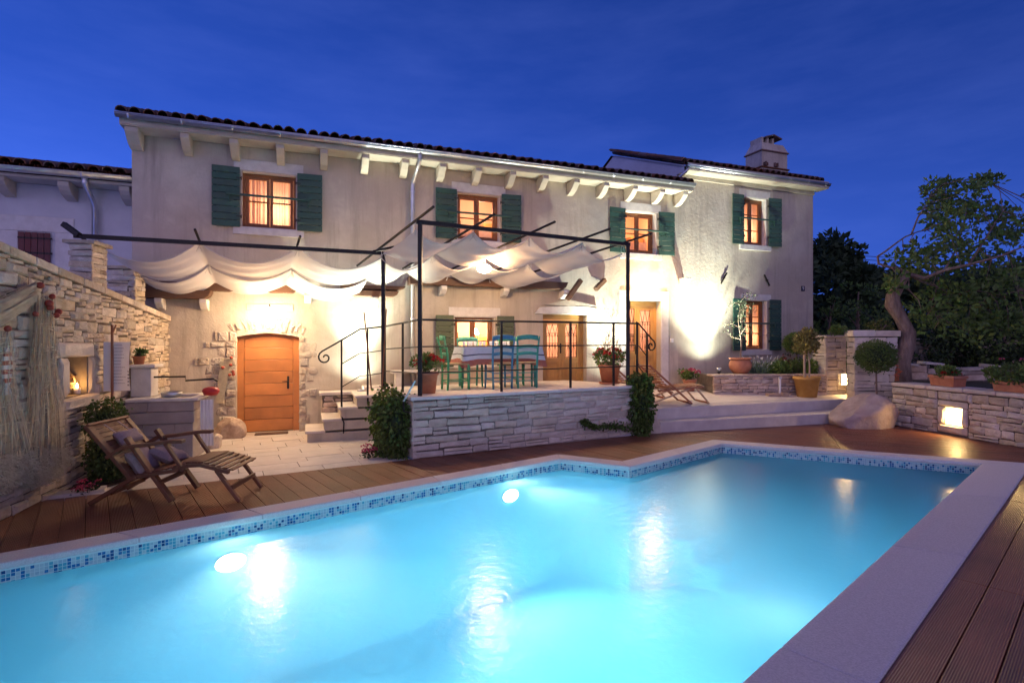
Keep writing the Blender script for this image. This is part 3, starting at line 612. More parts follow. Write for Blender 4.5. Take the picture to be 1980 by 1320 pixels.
# garden wall on the right with the lamp niche
GW = frame_thing('garden_wall', G, 'dry stone garden retaining wall with a glowing lamp niche', 'stone wall')
gl0 = G.px(1827,805)[0]; gl1 = G.px(1861,805)[0]; gz0 = G.px(1844,822)[1]; gz1 = G.px(1844,788)[1]
m = MB(); gx0, gx1 = -.35, 4.6
for a,b,c,d in ((gx0,gl0,-.1,.80),(gl1,gx1,-.1,.80),(gl0,gl1,-.1,gz0),(gl0,gl1,gz1,.80)): m.add([(a,0,c),(b,0,c),(b,0,d),(a,0,d)], [(0,1,2,3)])
m.add([(gx0,.5,-.1),(gx1,.5,-.1),(gx1,.5,.8),(gx0,.5,.8),(gx0,0,.8),(gx1,0,.8)], [(3,2,1,0),(4,5,2,3)]); m.build('wall_core', M['core'], GW)
fh = [(gl0-.13, gl1+.11, gz0-.16, gz1+.13)]
stones(GW, gx0, gx1, lambda x: 0, lambda x: .78, (.08,.15), (.13,.34), M['stone'], seed=8, holes=fh, proud=(.012,.045), cap=220)
for (a,b,c,d,p) in ((gl0-.12,gl1+.10,gz0-.15,gz0-.003,.05),(gl0-.12,gl0-.003,gz0,gz1,.04),(gl1+.003,gl1+.10,gz0,gz1,.04),(gl0-.12,gl1+.10,gz1+.003,gz1+.12,.05)):
    stone_mb(b-a-.006, d-c-.006, p, random.Random(int(b*90)), .008).build('niche_stone', M['pale_stone'], GW, loc=((a+b)/2,0,(c+d)/2))
x = gx0
while x < gx1-.05:
    l_ = R.uniform(.4,.75); x2 = min(x+l_, gx1); m = MB(); m.box(x+.004, x2-.004, -.05, .52, .795, .865); m.build('cap_stone', M['pale_stone'], GW, bevel=.02); x = x2
def niche_lamp(par_loc, rz, w_, h_, d_, label, watts):
    t = thing('niche_lamp', label, 'lamp', par_loc, rz, 'warm niche lamps')
    m = MB(); m.add([(x,y_,z) for y_ in (0,d_) for x,z in ((0,0),(w_,0),(w_,h_),(0,h_))], [(0,4,7,3),(1,2,6,5),(3,7,6,2),(0,1,5,4)]); m.build('housing', M['white'], t)
    m = MB(); m.add([(0,d_,0),(w_,d_,0),(w_,d_,h_),(0,d_,h_)], [(0,1,2,3)]); m.build('lens', M['niche'], t)
    lamp('lamp_light', 'SPOT', t, (w_/2, d_*.4, h_*.7), watts, (1,.62,.22), .04, (0,-1,-.75), 165, .4)
niche_lamp(G.w(gl0+.003, .01, gz0+.004), G.a, gl1-gl0-.006, gz1-gz0-.008, .10, 'square warm lamp glowing in the garden wall beside the deck', 15)
# raised garden behind it
q = [G.w(-.4,.5), G.w(4.6,.5), G.w(4.6,14), G.w(-7,14), G.w(-7,.9), G.w(-1.2,.9)]
m = MB(); m.add([(p.x,p.y,.8) for p in q], [tuple(range(len(q)))]); tag(m.build('garden_bed', M['grass']), kind='structure')
# patio pillar and planter
pl = Fr(*G.o, 0); pc = gp(1652,772,.42); PF = Fr(pc.x, pc.y, -13)
PW = frame_thing('garden_pillar', PF, 'square pale stone pillar at the end of the patio steps', 'stone pillar')
pw_, pd_, ph_ = .84, .46, 1.93
m = MB(); m.box(.02,pw_-.02,.02,pd_-.02,.2,ph_-.02); m.build('pillar_core', M['core'], PW)
stones(PW, 0, pw_, lambda x: .2, lambda x: ph_-.14, (.10,.17), (.2,.45), M['pale_stone'], y=.01, seed=12, proud=(.004,.018))
stones(PW, 0, pd_, lambda x: .2, lambda x: ph_-.14, (.10,.17), (.2,.4), M['pale_stone'], y=.01, seed=13, proud=(.004,.018), swap=-1)
for i, (a,b) in enumerate(((-.04,.40),(.404,pw_+.05))):
    m = MB(); m.box(a,b,-.04,pd_+.04,ph_-.13,ph_+(.0 if i else .01)); m.build('cap_stone', M['pale_stone'], PW, bevel=.015)
# wall between pillar and planter (lit by the second niche lamp), set a little back
QF = Fr(7.40, 12.75, 14)
QW = frame_thing('gate_wall', QF, 'pale stone wall stub with rounded top lit by the lamp, behind the pillar', 'stone wall')
qz = CH-(648-HY)/FL*QF.o[1]
m = MB(); m.box(.02,.58,.02,.4,.2,qz-.02); m.build('wall_core', M['core'], QW)
lz = QF.px(1633,743)[1]; lz1 = QF.px(1633,723)[1]; lx0, lx1 = QF.px(1623,733)[0], QF.px(1643,733)[0]
stones(QW, 0, .60, lambda x: .3, lambda x: qz-.07, (.09,.14), (.22,.45), M['pale_stone'], y=.01, seed=14, proud=(.004,.018), holes=[(lx0,lx1,lz,lz1)])
m = MB(); m.box(-.03,.62,-.03,.42,qz-.065,qz); m.build('cap_stone', M['pale_stone'], QW, bevel=.03)
stones(QW, 0, .4, lambda x: .3, lambda x: qz-.07, (.09,.14), (.2,.4), M['pale_stone'], y=.01, seed=19, swap=-1, proud=(.004,.018))
niche_lamp(QF.w(lx0, -.055, lz), QF.a, lx1-lx0, lz1-lz, .05, 'small bright square lamp low on the wall beside the pillar', 22)
NF = Fr(F.w(10.55,-1.15).x, F.w(10.55,-1.15).y, 3.5)      # planter front
pa_ = NF.px(1380,740)[0]; pb_ = NF.l(QF.o[0], QF.o[1])[0]-.02
NW = frame_thing('planter_wall', NF, 'low warm stone planter wall at the back of the patio', 'planter wall')
zp0 = .42; zp1 = NF.px(1450,724)[1]
m = MB(); m.box(pa_+.02, pb_, .02, .3, zp0-.1, zp1-.03); m.box(pa_+.02, pa_+.2, .3, 1.2, zp0-.1, zp1-.03); m.build('wall_core', M['core'], NW)
stones(NW, pa_, pb_, lambda x: zp0, lambda x: zp1-.045, (.06,.10), (.12,.32), M['warm_stone'], y=.01, seed=15, proud=(.006,.03), cap=150)
x = pa_-.03
while x < pb_-.05:
    x2 = min(x+R.uniform(.4,.7), pb_); m = MB(); m.box(x+.003,x2-.003,-.03,.33,zp1-.042,zp1); m.build('cap_stone', M['warm_stone'], NW, bevel=.01); x = x2
m = MB(); q = [NF.w(pa_+.2,.3), NF.w(pb_+.6,.3), F.w(14.6,.02), F.w(11.15,.02)]
m.add([(p.x,p.y,zp1-.06) for p in q], [(0,1,2,3)]); m.build('planter_soil', M['soil'], None); tag(bpy.data.objects['planter_soil'], kind='structure')
# ------------------------------------------------------------------ the stone house
SJ, SR, SL = 9.70, 14.20, -1.67
HM = frame_thing('stone_house', F, 'long two storey plastered stone house with green shutters and lit windows', 'house')
HWi = frame_thing('house_wing', F, 'taller end wing of the house with a chimney and its own eave', 'house')
WIN = {  # s0, s1, z0, z1 of the opening
 'W1': (.02,.965,3.80,4.84), 'W2': (4.09,5.05,3.84,4.835), 'W3': (8.17,9.07,3.79,4.79), 'W6': (4.03,4.93,1.19,2.215),
 'W4': (11.73,12.53,4.205,5.44), 'W5': (11.78,12.56,1.465,2.76)}
DOOR = {'D1': (-.06,1.01,-.05,1.86), 'D2': (6.06,7.16,.70,2.30), 'D3': (8.27,9.18,.66,2.66)}
def facade(parent, s0, s1, z0, z1, holes, deep, material):
    m = MB(); xs = sorted({s0,s1,*[h[0] for h in holes],*[h[1] for h in holes]}); zs = sorted({z0,z1,*[h[2] for h in holes],*[h[3] for h in holes]})
    for a, b in zip(xs, xs[1:]):
        for c, d in zip(zs, zs[1:]):
            if any(h[0] <= a and b <= h[1] and h[2] <= c and d <= h[3] for h in holes): continue
            m.add([(a,0,c),(b,0,c),(b,0,d),(a,0,d)], [(0,1,2,3)])
    for (a,b,c,d) in holes: m.add([(x,y,z) for y in (0,deep) for x,z in ((a,c),(b,c),(b,d),(a,d))], [(0,4,5,1),(1,5,6,2),(2,6,7,3),(3,7,4,0)])
    return m
HD = 6.0
m = facade(HM, SL, SJ, -.15, 5.27, [WIN[k] for k in ('W1','W2','W3','W6')]+[DOOR[k] for k in ('D1','D2','D3')], .24, M['plaster'])
m.add([(SL,0,-.15),(SL,HD,-.15),(SL,HD,5.27),(SL,0,5.27),(SJ,HD,-.15),(SJ,HD,5.27)], [(0,3,2,1),(1,2,5,4)])
# gable on the left end
m.add([(SL,0,5.27),(SL,HD/2,6.3),(SL,HD,5.27)], [(0,1,2)])
m.build('wall', M['plaster'], HM)
m = facade(HWi, SJ, SR, -.15, 5.80, [WIN['W4'], WIN['W5']], .24, M['plaster'])
WD = 5.8; rz = 5.80+.42*2.9
m.add([(SR,0,-.15),(SR,WD,-.15),(SR,WD,5.8),(SR,0,5.8),(SR,WD/2,rz)], [(0,1,2,4,3)])
m.build('wall', M['plaster'], HWi)
m = MB(); m.add([(SJ-.05,0.003,4.9),(SJ-.05,WD,4.9),(SJ-.05,WD,6.0),(SJ-.05,WD/2,7.18),(SJ-.05,-.30,5.94),(SJ-.05,-.30,5.78),(SJ-.05,.003,5.78)], [(6,5,4,3,2,1,0)]); m.add([(SJ-.05,.003,4.9),(SJ,.003,4.9),(SJ,.003,5.8),(SJ-.05,.003,5.8)], [(0,1,2,3)]); m.build('side_wall', M['white_plaster'], HWi)
# ---- eaves of the main house
m = MB(); m.box(SL-.06, SJ+.10, -.448, -.433, 5.29, 5.46); m.build('fascia', M['eave'], HM)
m = MB(); m.box(SJ+.0, SR+.13, -.385, -.371, 5.82, 5.98); m.build('fascia', M['eave'], HWi)
m = MB(); m.box(SL-.06, SJ+.10, -.43, -.004, 5.272, 5.315); m.build('soffit', M['eave'], HM)
cw = .14
prof = [(-.003,5.268),(-.40,5.268),(-.40,5.19),(-.35,5.15),(-.28,5.09),(-.19,5.03),(-.09,4.995),(-.003,4.985)]
for i, x in enumerate([-1.58]+[-.81+.752*k for k in range(14)]+[9.62]):
    m = MB(); wv = cw+(.05 if i == 0 else 0); m.ext([(a+R.uniform(-.006,.006),b) for a,b in prof], lambda a,b,d: (d,a,b), x-wv/2, x+wv/2); m.build('corbel', M['eave'], HM, bevel=.012)
def gutter(par, s0, s1, y, z, r, step):
    m = MB(); k = 14; pr = [(y+r*cos(pi+pi*j/k), z+r*sin(pi+pi*j/k)) for j in range(k+1)]+[(y+(r-.006)*cos(2*pi-pi*j/k), z+(r-.006)*sin(2*pi-pi*j/k)) for j in range(k+1)]
    m.ext(pr, lambda a,b,d: (d,a,b), s0, s1); m.tube([(s0,y-r,z),(s1,y-r,z)], .011, 8)
    for s in (s0, s1): m.ext([(y+r*cos(pi+pi*j/k), z+r*sin(pi+pi*j/k)) for j in range(k+1)], lambda a,b,d: (d,a,b), s-.003, s+.003)
    g_ = m.build('gutter', M['zinc'], par, True)
    s = s0+.18
    while s < s1-.05:
        m = MB(); kk = 9; rr = r+.005; pr = [(y+rr*cos(pi+pi*j/kk), z+rr*sin(pi+pi*j/kk)) for j in range(kk+1)]+[(y+(rr-.006)*cos(2*pi-pi*j/kk), z+(rr-.006)*sin(2*pi-pi*j/kk)) for j in range(kk+1)]
        m.ext(pr, lambda a,b,d: (d,a,b), s-.013, s+.013); m.build('gutter_bracket', M['zinc'], g_); s += step
gutter(HM, SL-.09, SJ+.07, -.515, 5.425, .068, .76)
gutter(HWi, SJ-.02, SR+.16, -.36, 5.925, .07, .62)
def barrel(m, p, d, up, side, r0, r1, l_, th=.014, flip=1):
    k = 7; vs = []
    for (c, r) in ((p, r0), (p+d*l_, r1)):
        for rr in (r, r-th):
            for j in range(k): a = pi*j/(k-1); vs.append(c+side*(rr*cos(a))+up*(rr*sin(a)*flip))
    f = []
    for j in range(k-1): f += [(j,j+1,2*k+j+1,2*k+j),(k+j+1,k+j,3*k+j,3*k+j+1),(j+1,j,k+j,k+j+1)]
    f += [(0,2*k,3*k,k),(k-1,2*k-1,4*k-1,3*k-1)]
    m.add(vs, f)
def tiled_roof(par, s0, s1, y0, z0, pitch, depth, sp=.196, rows=8, first=True, s_hi=None):
    d = Vector((0, cos(pitch), sin(pitch))); up = Vector((0, -sin(pitch), cos(pitch))); side = Vector((1,0,0)); k = int((s1-s0)/sp)
    rest = MB(); rowl = depth/rows/cos(pitch)
    for r in range(rows):
        for i in range(k+1):
            p = Vector((s0+i*sp+R.uniform(-.012,.012), y0, z0))+d*(r*rowl-R.uniform(0,.03))+up*R.uniform(-.006,.01)
            m = MB() if r == 0 else rest
            base = Vector((0,0,0)) if r == 0 else p
            sd = (side+Vector((0,R.uniform(-.04,.04),0))).normalized()
            barrel(m, base, d, up, sd, .088, .075, rowl+.07)
            if r == 0: m.build('roof_tile', M['tile'], par, loc=p)
    for r in range(rows):
        for i in range(k):
            p = Vector((s0+(i+.5)*sp, y0+.02, z0))+d*(r*rowl)+up*.012; barrel(rest, p, d, up, side, .085, .07, rowl+.07, flip=-1)
    tag(rest.build('upper_tile', M['tile'], par), kind='stuff')
    b = MB(); lo = Vector((0,y0+.06,z0))-up*.09; hi = lo+d*(depth/cos(pitch)); b.add([(s0,lo.y,lo.z),(s1,lo.y,lo.z),(s1,hi.y,hi.z),(s0,hi.y,hi.z)], [(0,1,2,3)])
    b.add([(s0,hi.y,hi.z),(s1,hi.y,hi.z),(s1,hi.y*2-lo.y,lo.z),(s0,hi.y*2-lo.y,lo.z)], [(0,1,2,3)]); b.build('roof_deck', M['timber'], par)
tiled_roof(HM, SL-.02, SJ+.05, -.50, 5.475, radians(18), 3.5)
tiled_roof(HWi, SJ-.10, SR+.10, -.36, 6.0, radians(21.4), 3.25, rows=7)
# verge tiles of the wing along its left end
d = Vector((0, cos(radians(21.4)), sin(radians(21.4)))); up = Vector((0,-d.z,d.y))
for i in range(9):
    m = MB(); barrel(m, Vector((0,0,0)), d, up, Vector((1,0,0)), .065, .055, .46); m.build('verge_tile', M['tile'], HWi, loc=Vector((SJ-.13,-.36,6.03))+d*(.39*i))
m = MB(); m.box(SJ+.0, SR+.14, -.37, -.004, 5.803, 5.85); m.build('soffit', M['eave'], HWi)
m = MB(); m.box(SJ-.02, SR, -.05, -.003, 5.70, 5.80); m.build('cornice', M['eave'], HWi)
# short spout from the wing's gutter down onto the lower roof
m = MB(); m.tube([(SJ+.02,-.36,5.86),(SJ-.02,-.33,5.78),(SJ-.10,-.22,5.68),(SJ-.12,-.12,5.60)], .035, 8); m.build('gutter_spout', M['zinc'], HWi, True)
# rear gable visible over the roof
m = MB(); m.add([(SJ-.25,3.2,5.9),(SJ+.0,3.2,5.9),(SJ+.0,3.2,6.9),(SJ-.25,3.2,6.75),(SJ-.25,5,5.9),(SJ-.25,5,6.75)], [(0,1,2,3),(4,0,3,5)]); m.build('rear_parapet', M['white_plaster'], HWi)
# chimney
c0 = F.px(1473,300,1.9)[0]; c1 = F.px(1524,300,1.9)[0]; CHX = .16
ch = MB(); ch.box(c0,c1,1.9,2.6,6.0,7.05); chim = ch.build('chimney', M['plaster'], HWi)
m = MB(); m.box(c0-.03,c1+.03,1.87,2.63,7.06,7.10); m.build('chimney_band', M['tile'], chim)
m = MB(); m.box(c0+.02,c1-.02,1.92,2.58,7.103,7.58); m.build('chimney_stack', M['plaster'], chim)
m = MB(); m.box(c0-.02,c1+.02,1.88,2.62,7.583,7.62); m.build('chimney_band', M['tile'], chim)
m = MB(); vs = [(c0,1.9,7.623),(c1,1.9,7.623),(c1,2.6,7.623),(c0,2.6,7.623),(c0+.10,2.0,7.88),(c1-.10,2.0,7.88),(c1-.10,2.5,7.88),(c0+.10,2.5,7.88)]
m.add(vs, [(3,2,1,0),(4,5,6,7),(0,1,5,4),(1,2,6,5),(2,3,7,6),(3,0,4,7)]); m.build('chimney_shoulder', M['plaster'], chim)
for k in range(3):
    x = c0+.15+.215*k; m = MB(); m.box(x-.04,x+.04,2.02,2.48,7.883,8.06); m.build('chimney_pier', M['plaster'], chim)
for sgn in (-1, 1):
    m = MB(); cx = (c0+c1)/2; m.add([(cx,1.93,8.16),(cx,2.57,8.16),(cx+sgn*.33,2.57,8.065),(cx+sgn*.33,1.93,8.065),(cx,1.93,8.12),(cx,2.57,8.12),(cx+sgn*.33,2.57,8.03),(cx+sgn*.33,1.93,8.03)], [(0,1,2,3),(7,6,5,4),(0,3,7,4),(1,5,6,2),(2,6,7,3)]); m.build('chimney_tile', M['tile'], chim)
for k in range(6):
    x = c0+.08+.05*(k%3)+(.42 if k > 2 else 0); m = MB(); m.box(x,x+.045,1.86,1.918,7.13,7.22+.03*(k%2)); m.build('chimney_vent', M['tile'], chim)
# ---- downspout of the main house
def downspout(par, s, y, z_g, ztop, zbot, r):
    m = MB(); m.tube([(s,y,z_g),(s,y+.02,z_g-.10),(s-.02,-.36,z_g-.24),(s-.06,-.12,z_g-.43),(s-.07,-.10,z_g-.52),(s-.07,-.10,zbot)], r, 12); p = m.build('downspout', M['zinc'], par, True)
    for z in (ztop, (ztop*2+zbot)/3, (ztop+2*zbot)/3):
        m = MB(); m.tube([(s-.07,-.10,z),(s-.07,-.10,z+.03)], r+.007, 12); m.box(s-.08,s-.06,-.06,-.002,z+.005,z+.025); m.build('pipe_clip', M['zinc'], p)
sd = F.px(812,330,-.5)[0]
downspout(HM, sd, -.515, 5.36, 4.7, .86, .045)
# ---- windows, shutters
def window(H, key, shut, style='curtain', bar=True, wood='winwood', green='green', lintel=.2, sill=.14, rails=1, light=14, tint=(1,.62,.34)):
    s0, s1, z0, z1 = WIN[key]; y = .155; w_ = .06
    m = MB(); m.box(s0,s0+w_,y,y+.06,z0,z1); m.box(s1-w_,s1,y,y+.06,z0,z1); m.box(s0+w_,s1-w_,y,y+.06,z1-w_,z1); m.box(s0+w_,s1-w_,y,y+.06,z0,z0+w_)
    f = m.build('window', M[wood], H, bevel=.006)
    mid = (s0+s1)/2
    for k, (a, b) in enumerate(((s0+w_+.004, mid-.004), (mid+.004, s1-w_-.004))):
        m = MB(); e = .05; yy = y+.012
        m.box(a,a+e,yy,yy+.04,z0+w_+.003,z1-w_-.003); m.box(b-e,b,yy,yy+.04,z0+w_+.003,z1-w_-.003); m.box(a+e,b-e,yy,yy+.04,z0+w_+.003,z0+w_+e); m.box(a+e,b-e,yy,yy+.04,z1-w_-e,z1-w_-.003)
        for q in range(rails):
            zz = z0+(z1-z0)*(q+1)/(rails+1); m.box(a+e,b-e,yy+.005,yy+.035,zz-.012,zz+.012)
        m.build('casement', M[wood], f, bevel=.004)
        m = MB(); m.add([(a+e,yy+.02,z0+w_+e),(b-e,yy+.02,z0+w_+e),(b-e,yy+.02,z1-w_-e),(a+e,yy+.02,z1-w_-e)], [(0,1,2,3)]); m.build('pane', M['glass'], f)
        if style == 'curtain':
            m = MB(); n_ = 40; wd = (b-a)
            pts = [(a+wd*i/n_, y+.12+.022*sin(i*1.05+k+1.6*sin(i*.31+s0))+.010*sin(i*2.3+s0*5)) for i in range(n_+1)]
            m.add([(px_,py_,z) for z in (z0+.01,z1-.01) for px_,py_ in pts], [(i,i+1,n_+2+i,n_+1+i) for i in range(n_)]); m.build('curtain', M['curtain'], f, True)
    # stone surround
    def tr(nm, a, b, c, d, p): m = MB(); m.box(a,b,-p,-.002,c,d); m.build(nm, M['trim'], f, bevel=.008)
    if lintel: tr('lintel', s0-.12, s1+.12, z1+.004, z1+lintel, .014)
    if sill: tr('sill', s0-.13, s1+.13, z0-sill, z0-.004, .05)
    rv = MB(); t_ = .012
    rv.box(s0+.001,s0+t_,.003,.15,z0+.001,z1-t_); rv.box(s1-t_,s1-.001,.003,.15,z0+.001,z1-t_); rv.box(s0+.001,s1-.001,.003,.15,z1-t_+.001,z1-.001); rv.box(s0+t_+.001,s1-t_-.001,.003,.15,z0+.001,z0+t_); rv.build('reveal', M['trim'], f)
    # room behind
    m = MB(); yb = 1.5; yf = .24
    m.add([(x,yy,z) for yy in (yf,yb) for x,z in ((s0-.4,z0-.5),(s1+.4,z0-.5),(s1+.4,z1+.3),(s0-.4,z1+.3))], [(4,5,6,7),(0,4,7,3),(1,2,6,5),(3,7,6,2),(0,1,5,4)])
    for a,b,c,d in ((s0-.4,s0,z0-.5,z1+.3),(s1,s1+.4,z0-.5,z1+.3),(s0,s1,z0-.5,z0),(s0,s1,z1,z1+.3)): m.add([(a,yf,c),(b,yf,c),(b,yf,d),(a,yf,d)], [(0,1,2,3)])
    m.build('lit_room', M['room'], f)
    lamp('room_light', 'POINT', f, (mid+(.12 if style == 'curtain' else .3), .62 if style == 'curtain' else .8, (z0+.38) if style == 'curtain' else z1-.2), light, tint, .10)
    if style == 'open':
        m = MB(); xx = s0+.18; m.box(xx,xx+.30,yb-.03,yb-.004,z0+.35,z0+.72); m.build('wall_picture', M['timber'], f); m = MB(); m.box(xx+.03,xx+.27,yb-.036,yb-.031,z0+.38,z0+.69); m.build('picture_sheet', M['cloth'], f)
        m = MB(); m.box(s1-.05,s1+.35,yb-.45,yb-.01,z0-.45,z0+.62); m.build('cupboard', M['honey'], f, bevel=.01)
        m = MB(); n_ = 30; lh = .32 if bar else .12; pts = [(s0+w_+.05+(s1-s0-2*w_-.1)*i/n_, y+.10+.012*sin(i*1.9)) for i in range(n_+1)]
        m.add([(px_,py_,z) for z in (z0+.03,z0+lh) for px_,py_ in pts], [(i,i+1,n_+2+i,n_+1+i) for i in range(n_)]); m.build('half_curtain', M['curtain'], f, True)
        if not bar: m = MB(); m.lathe([(.10,0),(.05,.12),(.001,.13)], 16, (mid+.2,.7,z1-.36)); m.tube([(mid+.2,.7,z1-.23),(mid+.2,.7,z1+.28)], .006, 5); m.build('kitchen_lamp', M['bulb'], f, True)
    # shutters folded back against the wall
    for k, (a, b, ang) in enumerate(shut):
        hx = b if k == 0 else a; wd = b-a; sg = -1 if k == 0 else 1
        za, zb = z0-.02, z1+.03
        m = MB(); o_ = .03
        for xx in (.05, wd-.07): m.box(min(sg*xx,sg*(xx+.05)), max(sg*xx,sg*(xx+.05)), .0, .018, za+.02, zb-.02)
        sh = m.build('shutter', M[green], H, loc=(hx, -.055, 0)); sh.rotation_euler = (0,0,-sg*radians(ang))
        np_ = 9 if zb-za < 1.2 else 11; ph = (zb-za)/np_
        for q in range(np_):
            m = MB(); x0, x1 = sorted((sg*.0, sg*wd)); m.box(x0,x1,-.022+R.uniform(-.002,.002),-.002,za+ph*q+.004,za+ph*(q+1)-.004); m.build('plank', M[green], sh, bevel=.004)
        for zz in (za+.18*(zb-za), za+.82*(zb-za)):
            m = MB(); x0, x1 = sorted((sg*-.03, sg*.06)); m.box(x0,x1,-.026,-.0225,zz-.012,zz+.012); m.tube([(sg*-.025,-.012,zz-.03),(sg*-.025,-.012,zz+.03)], .010, 6); m.build('hinge', M['blackiron'], sh)
    if bar:
        zb_ = (z0+z1)/2+.04; a, b = shut[0][0]+wd*.35 if False else shut[0][0]+.5*(shut[0][1]-shut[0][0]), shut[1][0]+.55*(shut[1][1]-shut[1][0])
        m = MB(); m.box(a, b, -.135, -.115, zb_-.02, zb_+.02)
        for xx in (a+.05, b-.05): m.box(xx-.012,xx+.012,-.113,-.085,zb_-.14,zb_+.03)
        m.build('shutter_bar', M[green], f, bevel=.004)
    return f
window(HM, 'W1', ((-.444,.006,3),(.979,1.421,3)), light=20, rails=1)
window(HM, 'W2', ((3.62,4.07,2),(5.065,5.50,6)), style='open', light=16, tint=(1,.58,.36), rails=1)
window(HM, 'W3', ((7.71,8.15,4),(9.085,9.52,5)), style='open', light=16, tint=(1,.50,.24), rails=1)
window(HM, 'W6', ((3.62,4.0,2),(4.96,5.345,2)), style='open', bar=False, green='olive', light=34, tint=(1,.60,.30), sill=.05)
window(HWi, 'W4', ((11.31,11.71,4),(12.545,12.95,6)), light=22, rails=2)
window(HWi, 'W5', ((11.33,11.765,3),(12.575,12.955,3)), light=22, rails=2, lintel=.16)
# ---- cellar door (arched), its jamb stones
s0, s1, z0, z1 = DOOR['D1']; yd = .16
cd_ = MB(); fw = .11
cd_.box(s0,s0+fw,yd,yd+.08,0,z1); cd_.box(s1-fw,s1,yd,yd+.08,0,z1)
arc = lambda t: 1.755+.075*sin(pi*t)
k = 10; ins = [(s0+fw+(s1-s0-2*fw)*i/k, arc(i/k)-.01) for i in range(k+1)]
cd_.ext([(s0+fw,z1)]+ins+[(s1-fw,z1)], lambda a,b,d: (a,d,b), yd+.001, yd+.079)
cdoor = cd_.build('cellar_door', M['oak'], HM)
npk = 8; a, b = s0+fw+.004, s1-fw-.004
for q in range(npk):
    za = .01+1.80*q/npk; zb = .01+1.80*(q+1)/npk; m = MB()
    if q < npk-1: m.box(a,b,yd+.02,yd+.055,za+.003,zb-.003)
    else: m.ext([(a,za+.003),(b,za+.003)]+[(b,max(ins[-1][1]-.012,za+.02))]+[(x,max(z-.008,za+.02)) for x,z in ins[::-1] if a < x < b]+[(a,max(ins[0][1]-.012,za+.02))], lambda p,r,d: (p,d,r), yd+.02, yd+.055)
    m.build('plank', M['oak'], cdoor, bevel=.005)
m = MB(); hx = s1-fw-.09; m.box(hx-.018,hx+.018,yd+.008,yd+.0195,.80,1.04); m.tube([(hx,yd+.0,.94),(hx,yd-.05,.94),(hx-.10,yd-.05,.94)], .009, 8); m.build('handle', M['blackiron'], cdoor)
# rough arch: fill the opening's top corners, then stones
m = MB(); az = lambda x: 1.785+.072*sin(pi*(x-s0)/(s1-s0)); ks = [s0+(s1-s0)*i/12 for i in range(13)]
m.ext([(s0,z1+.001)]+[(x,az(x)) for x in ks]+[(s1,z1+.001)], lambda a,b,d: (a,d,b), .004, .15); m.build('arch_filling', M['pale_stone'], HM)
rnd = random.Random(21)
mid = (s0+s1)/2
for i in range(13):      # voussoirs
    t = (i+.5)/13; x = s0-.12+(s1-s0+.24)*t; an = (t-.5)*-1.1+rnd.gauss(0,.12); zc = 1.93+.09*sin(pi*t)-abs(t-.5)*.10+rnd.gauss(0,.02)
    st_ = stone_mb(rnd.uniform(.06,.10), rnd.uniform(.13,.30), rnd.uniform(.004,.03), rnd, .03); o = st_.build('arch_stone', M['rough_jamb'], HM, loc=(x,.0,zc+.02)); o.rotation_euler = (0,-an,0)
for side_, x0, sg in ((0, s0, -1), (1, s1, 1)):
    z = .02
    while z < 1.76:
        h = rnd.uniform(.09,.20); l_ = rnd.choice((.2,.28,.36,.5,.66)) if side_ == 0 else rnd.choice((.12,.18,.25,.32))
        x = x0
        while l_ > .05:
            q = min(l_, rnd.uniform(.12,.26)); st_ = stone_mb(q-.008,h-.008,rnd.uniform(.018,.05),rnd,.02); st_.build('jamb_stone', M['rough_jamb'], HM, loc=(x+sg*q/2,.012,z+h/2)); x += sg*q; l_ -= q
        z += h
# exposed rubble patches elsewhere on the plaster
for (cx, cz, rx, rz_, n_) in ((1.62,1.1,.42,.55,16),(1.5,.45,.35,.3,8),(3.0,2.1,.4,.18,10),(3.05,1.6,.35,.2,8),(10.3,3.0,.16,.4,8),(10.15,1.9,.5,.16,10),(9.9,1.35,.35,.22,9),(11.0,2.0,.3,.3,7)):
    for i in range(n_):
        st_ = stone_mb(rnd.uniform(.07,.20), rnd.uniform(.05,.11), .012, rnd, .02); st_.build('exposed_stone', M['plaster' if rnd.random() < .5 else 'pale_stone'], HM if cx < SJ else HWi, loc=(cx+rnd.gauss(0,rx*.5),.03,cz+rnd.gauss(0,rz_*.5)))
# ---- double glazed doors with iron grilles
def grille(par, a, b, z0, z1, y):
    m = MB(); n_ = 4; w_ = (b-a)
    zt = z0+(z1-z0)*.66; zm = z0+(z1-z0)*.36
    for i in range(n_+1):
        x = a+w_*i/n_; m.tube([(x,y,z0),(x,y,zt)], .006, 5, cap=False)
        if i < n_: m.tube([(x+(0 if i%2 else w_/n_),y,zt),(x+(w_/n_ if i%2 else 0),y,z1)], .006, 5, cap=False)
        for zz in (zt, zm): m.tube([(x+.022*cos(t*pi/4),y,zz+.03*sin(t*pi/4)) for t in range(9)], .005, 4, cap=False)
        if i%2 == 0: m.tube([(x-w_/n_*.9 if i else x,y,zm-.01),(x,y,z0+.02),(x+w_/n_*.9 if i < n_ else x,y,zm-.01)], .005, 4, cap=False)
    for zz in (z0+.01, zm+.05, zt+.05, z1-.01): m.tube([(a,y,zz),(b,y,zz)], .006, 5, cap=False)
    m.build('grille', M['blackiron'], par)
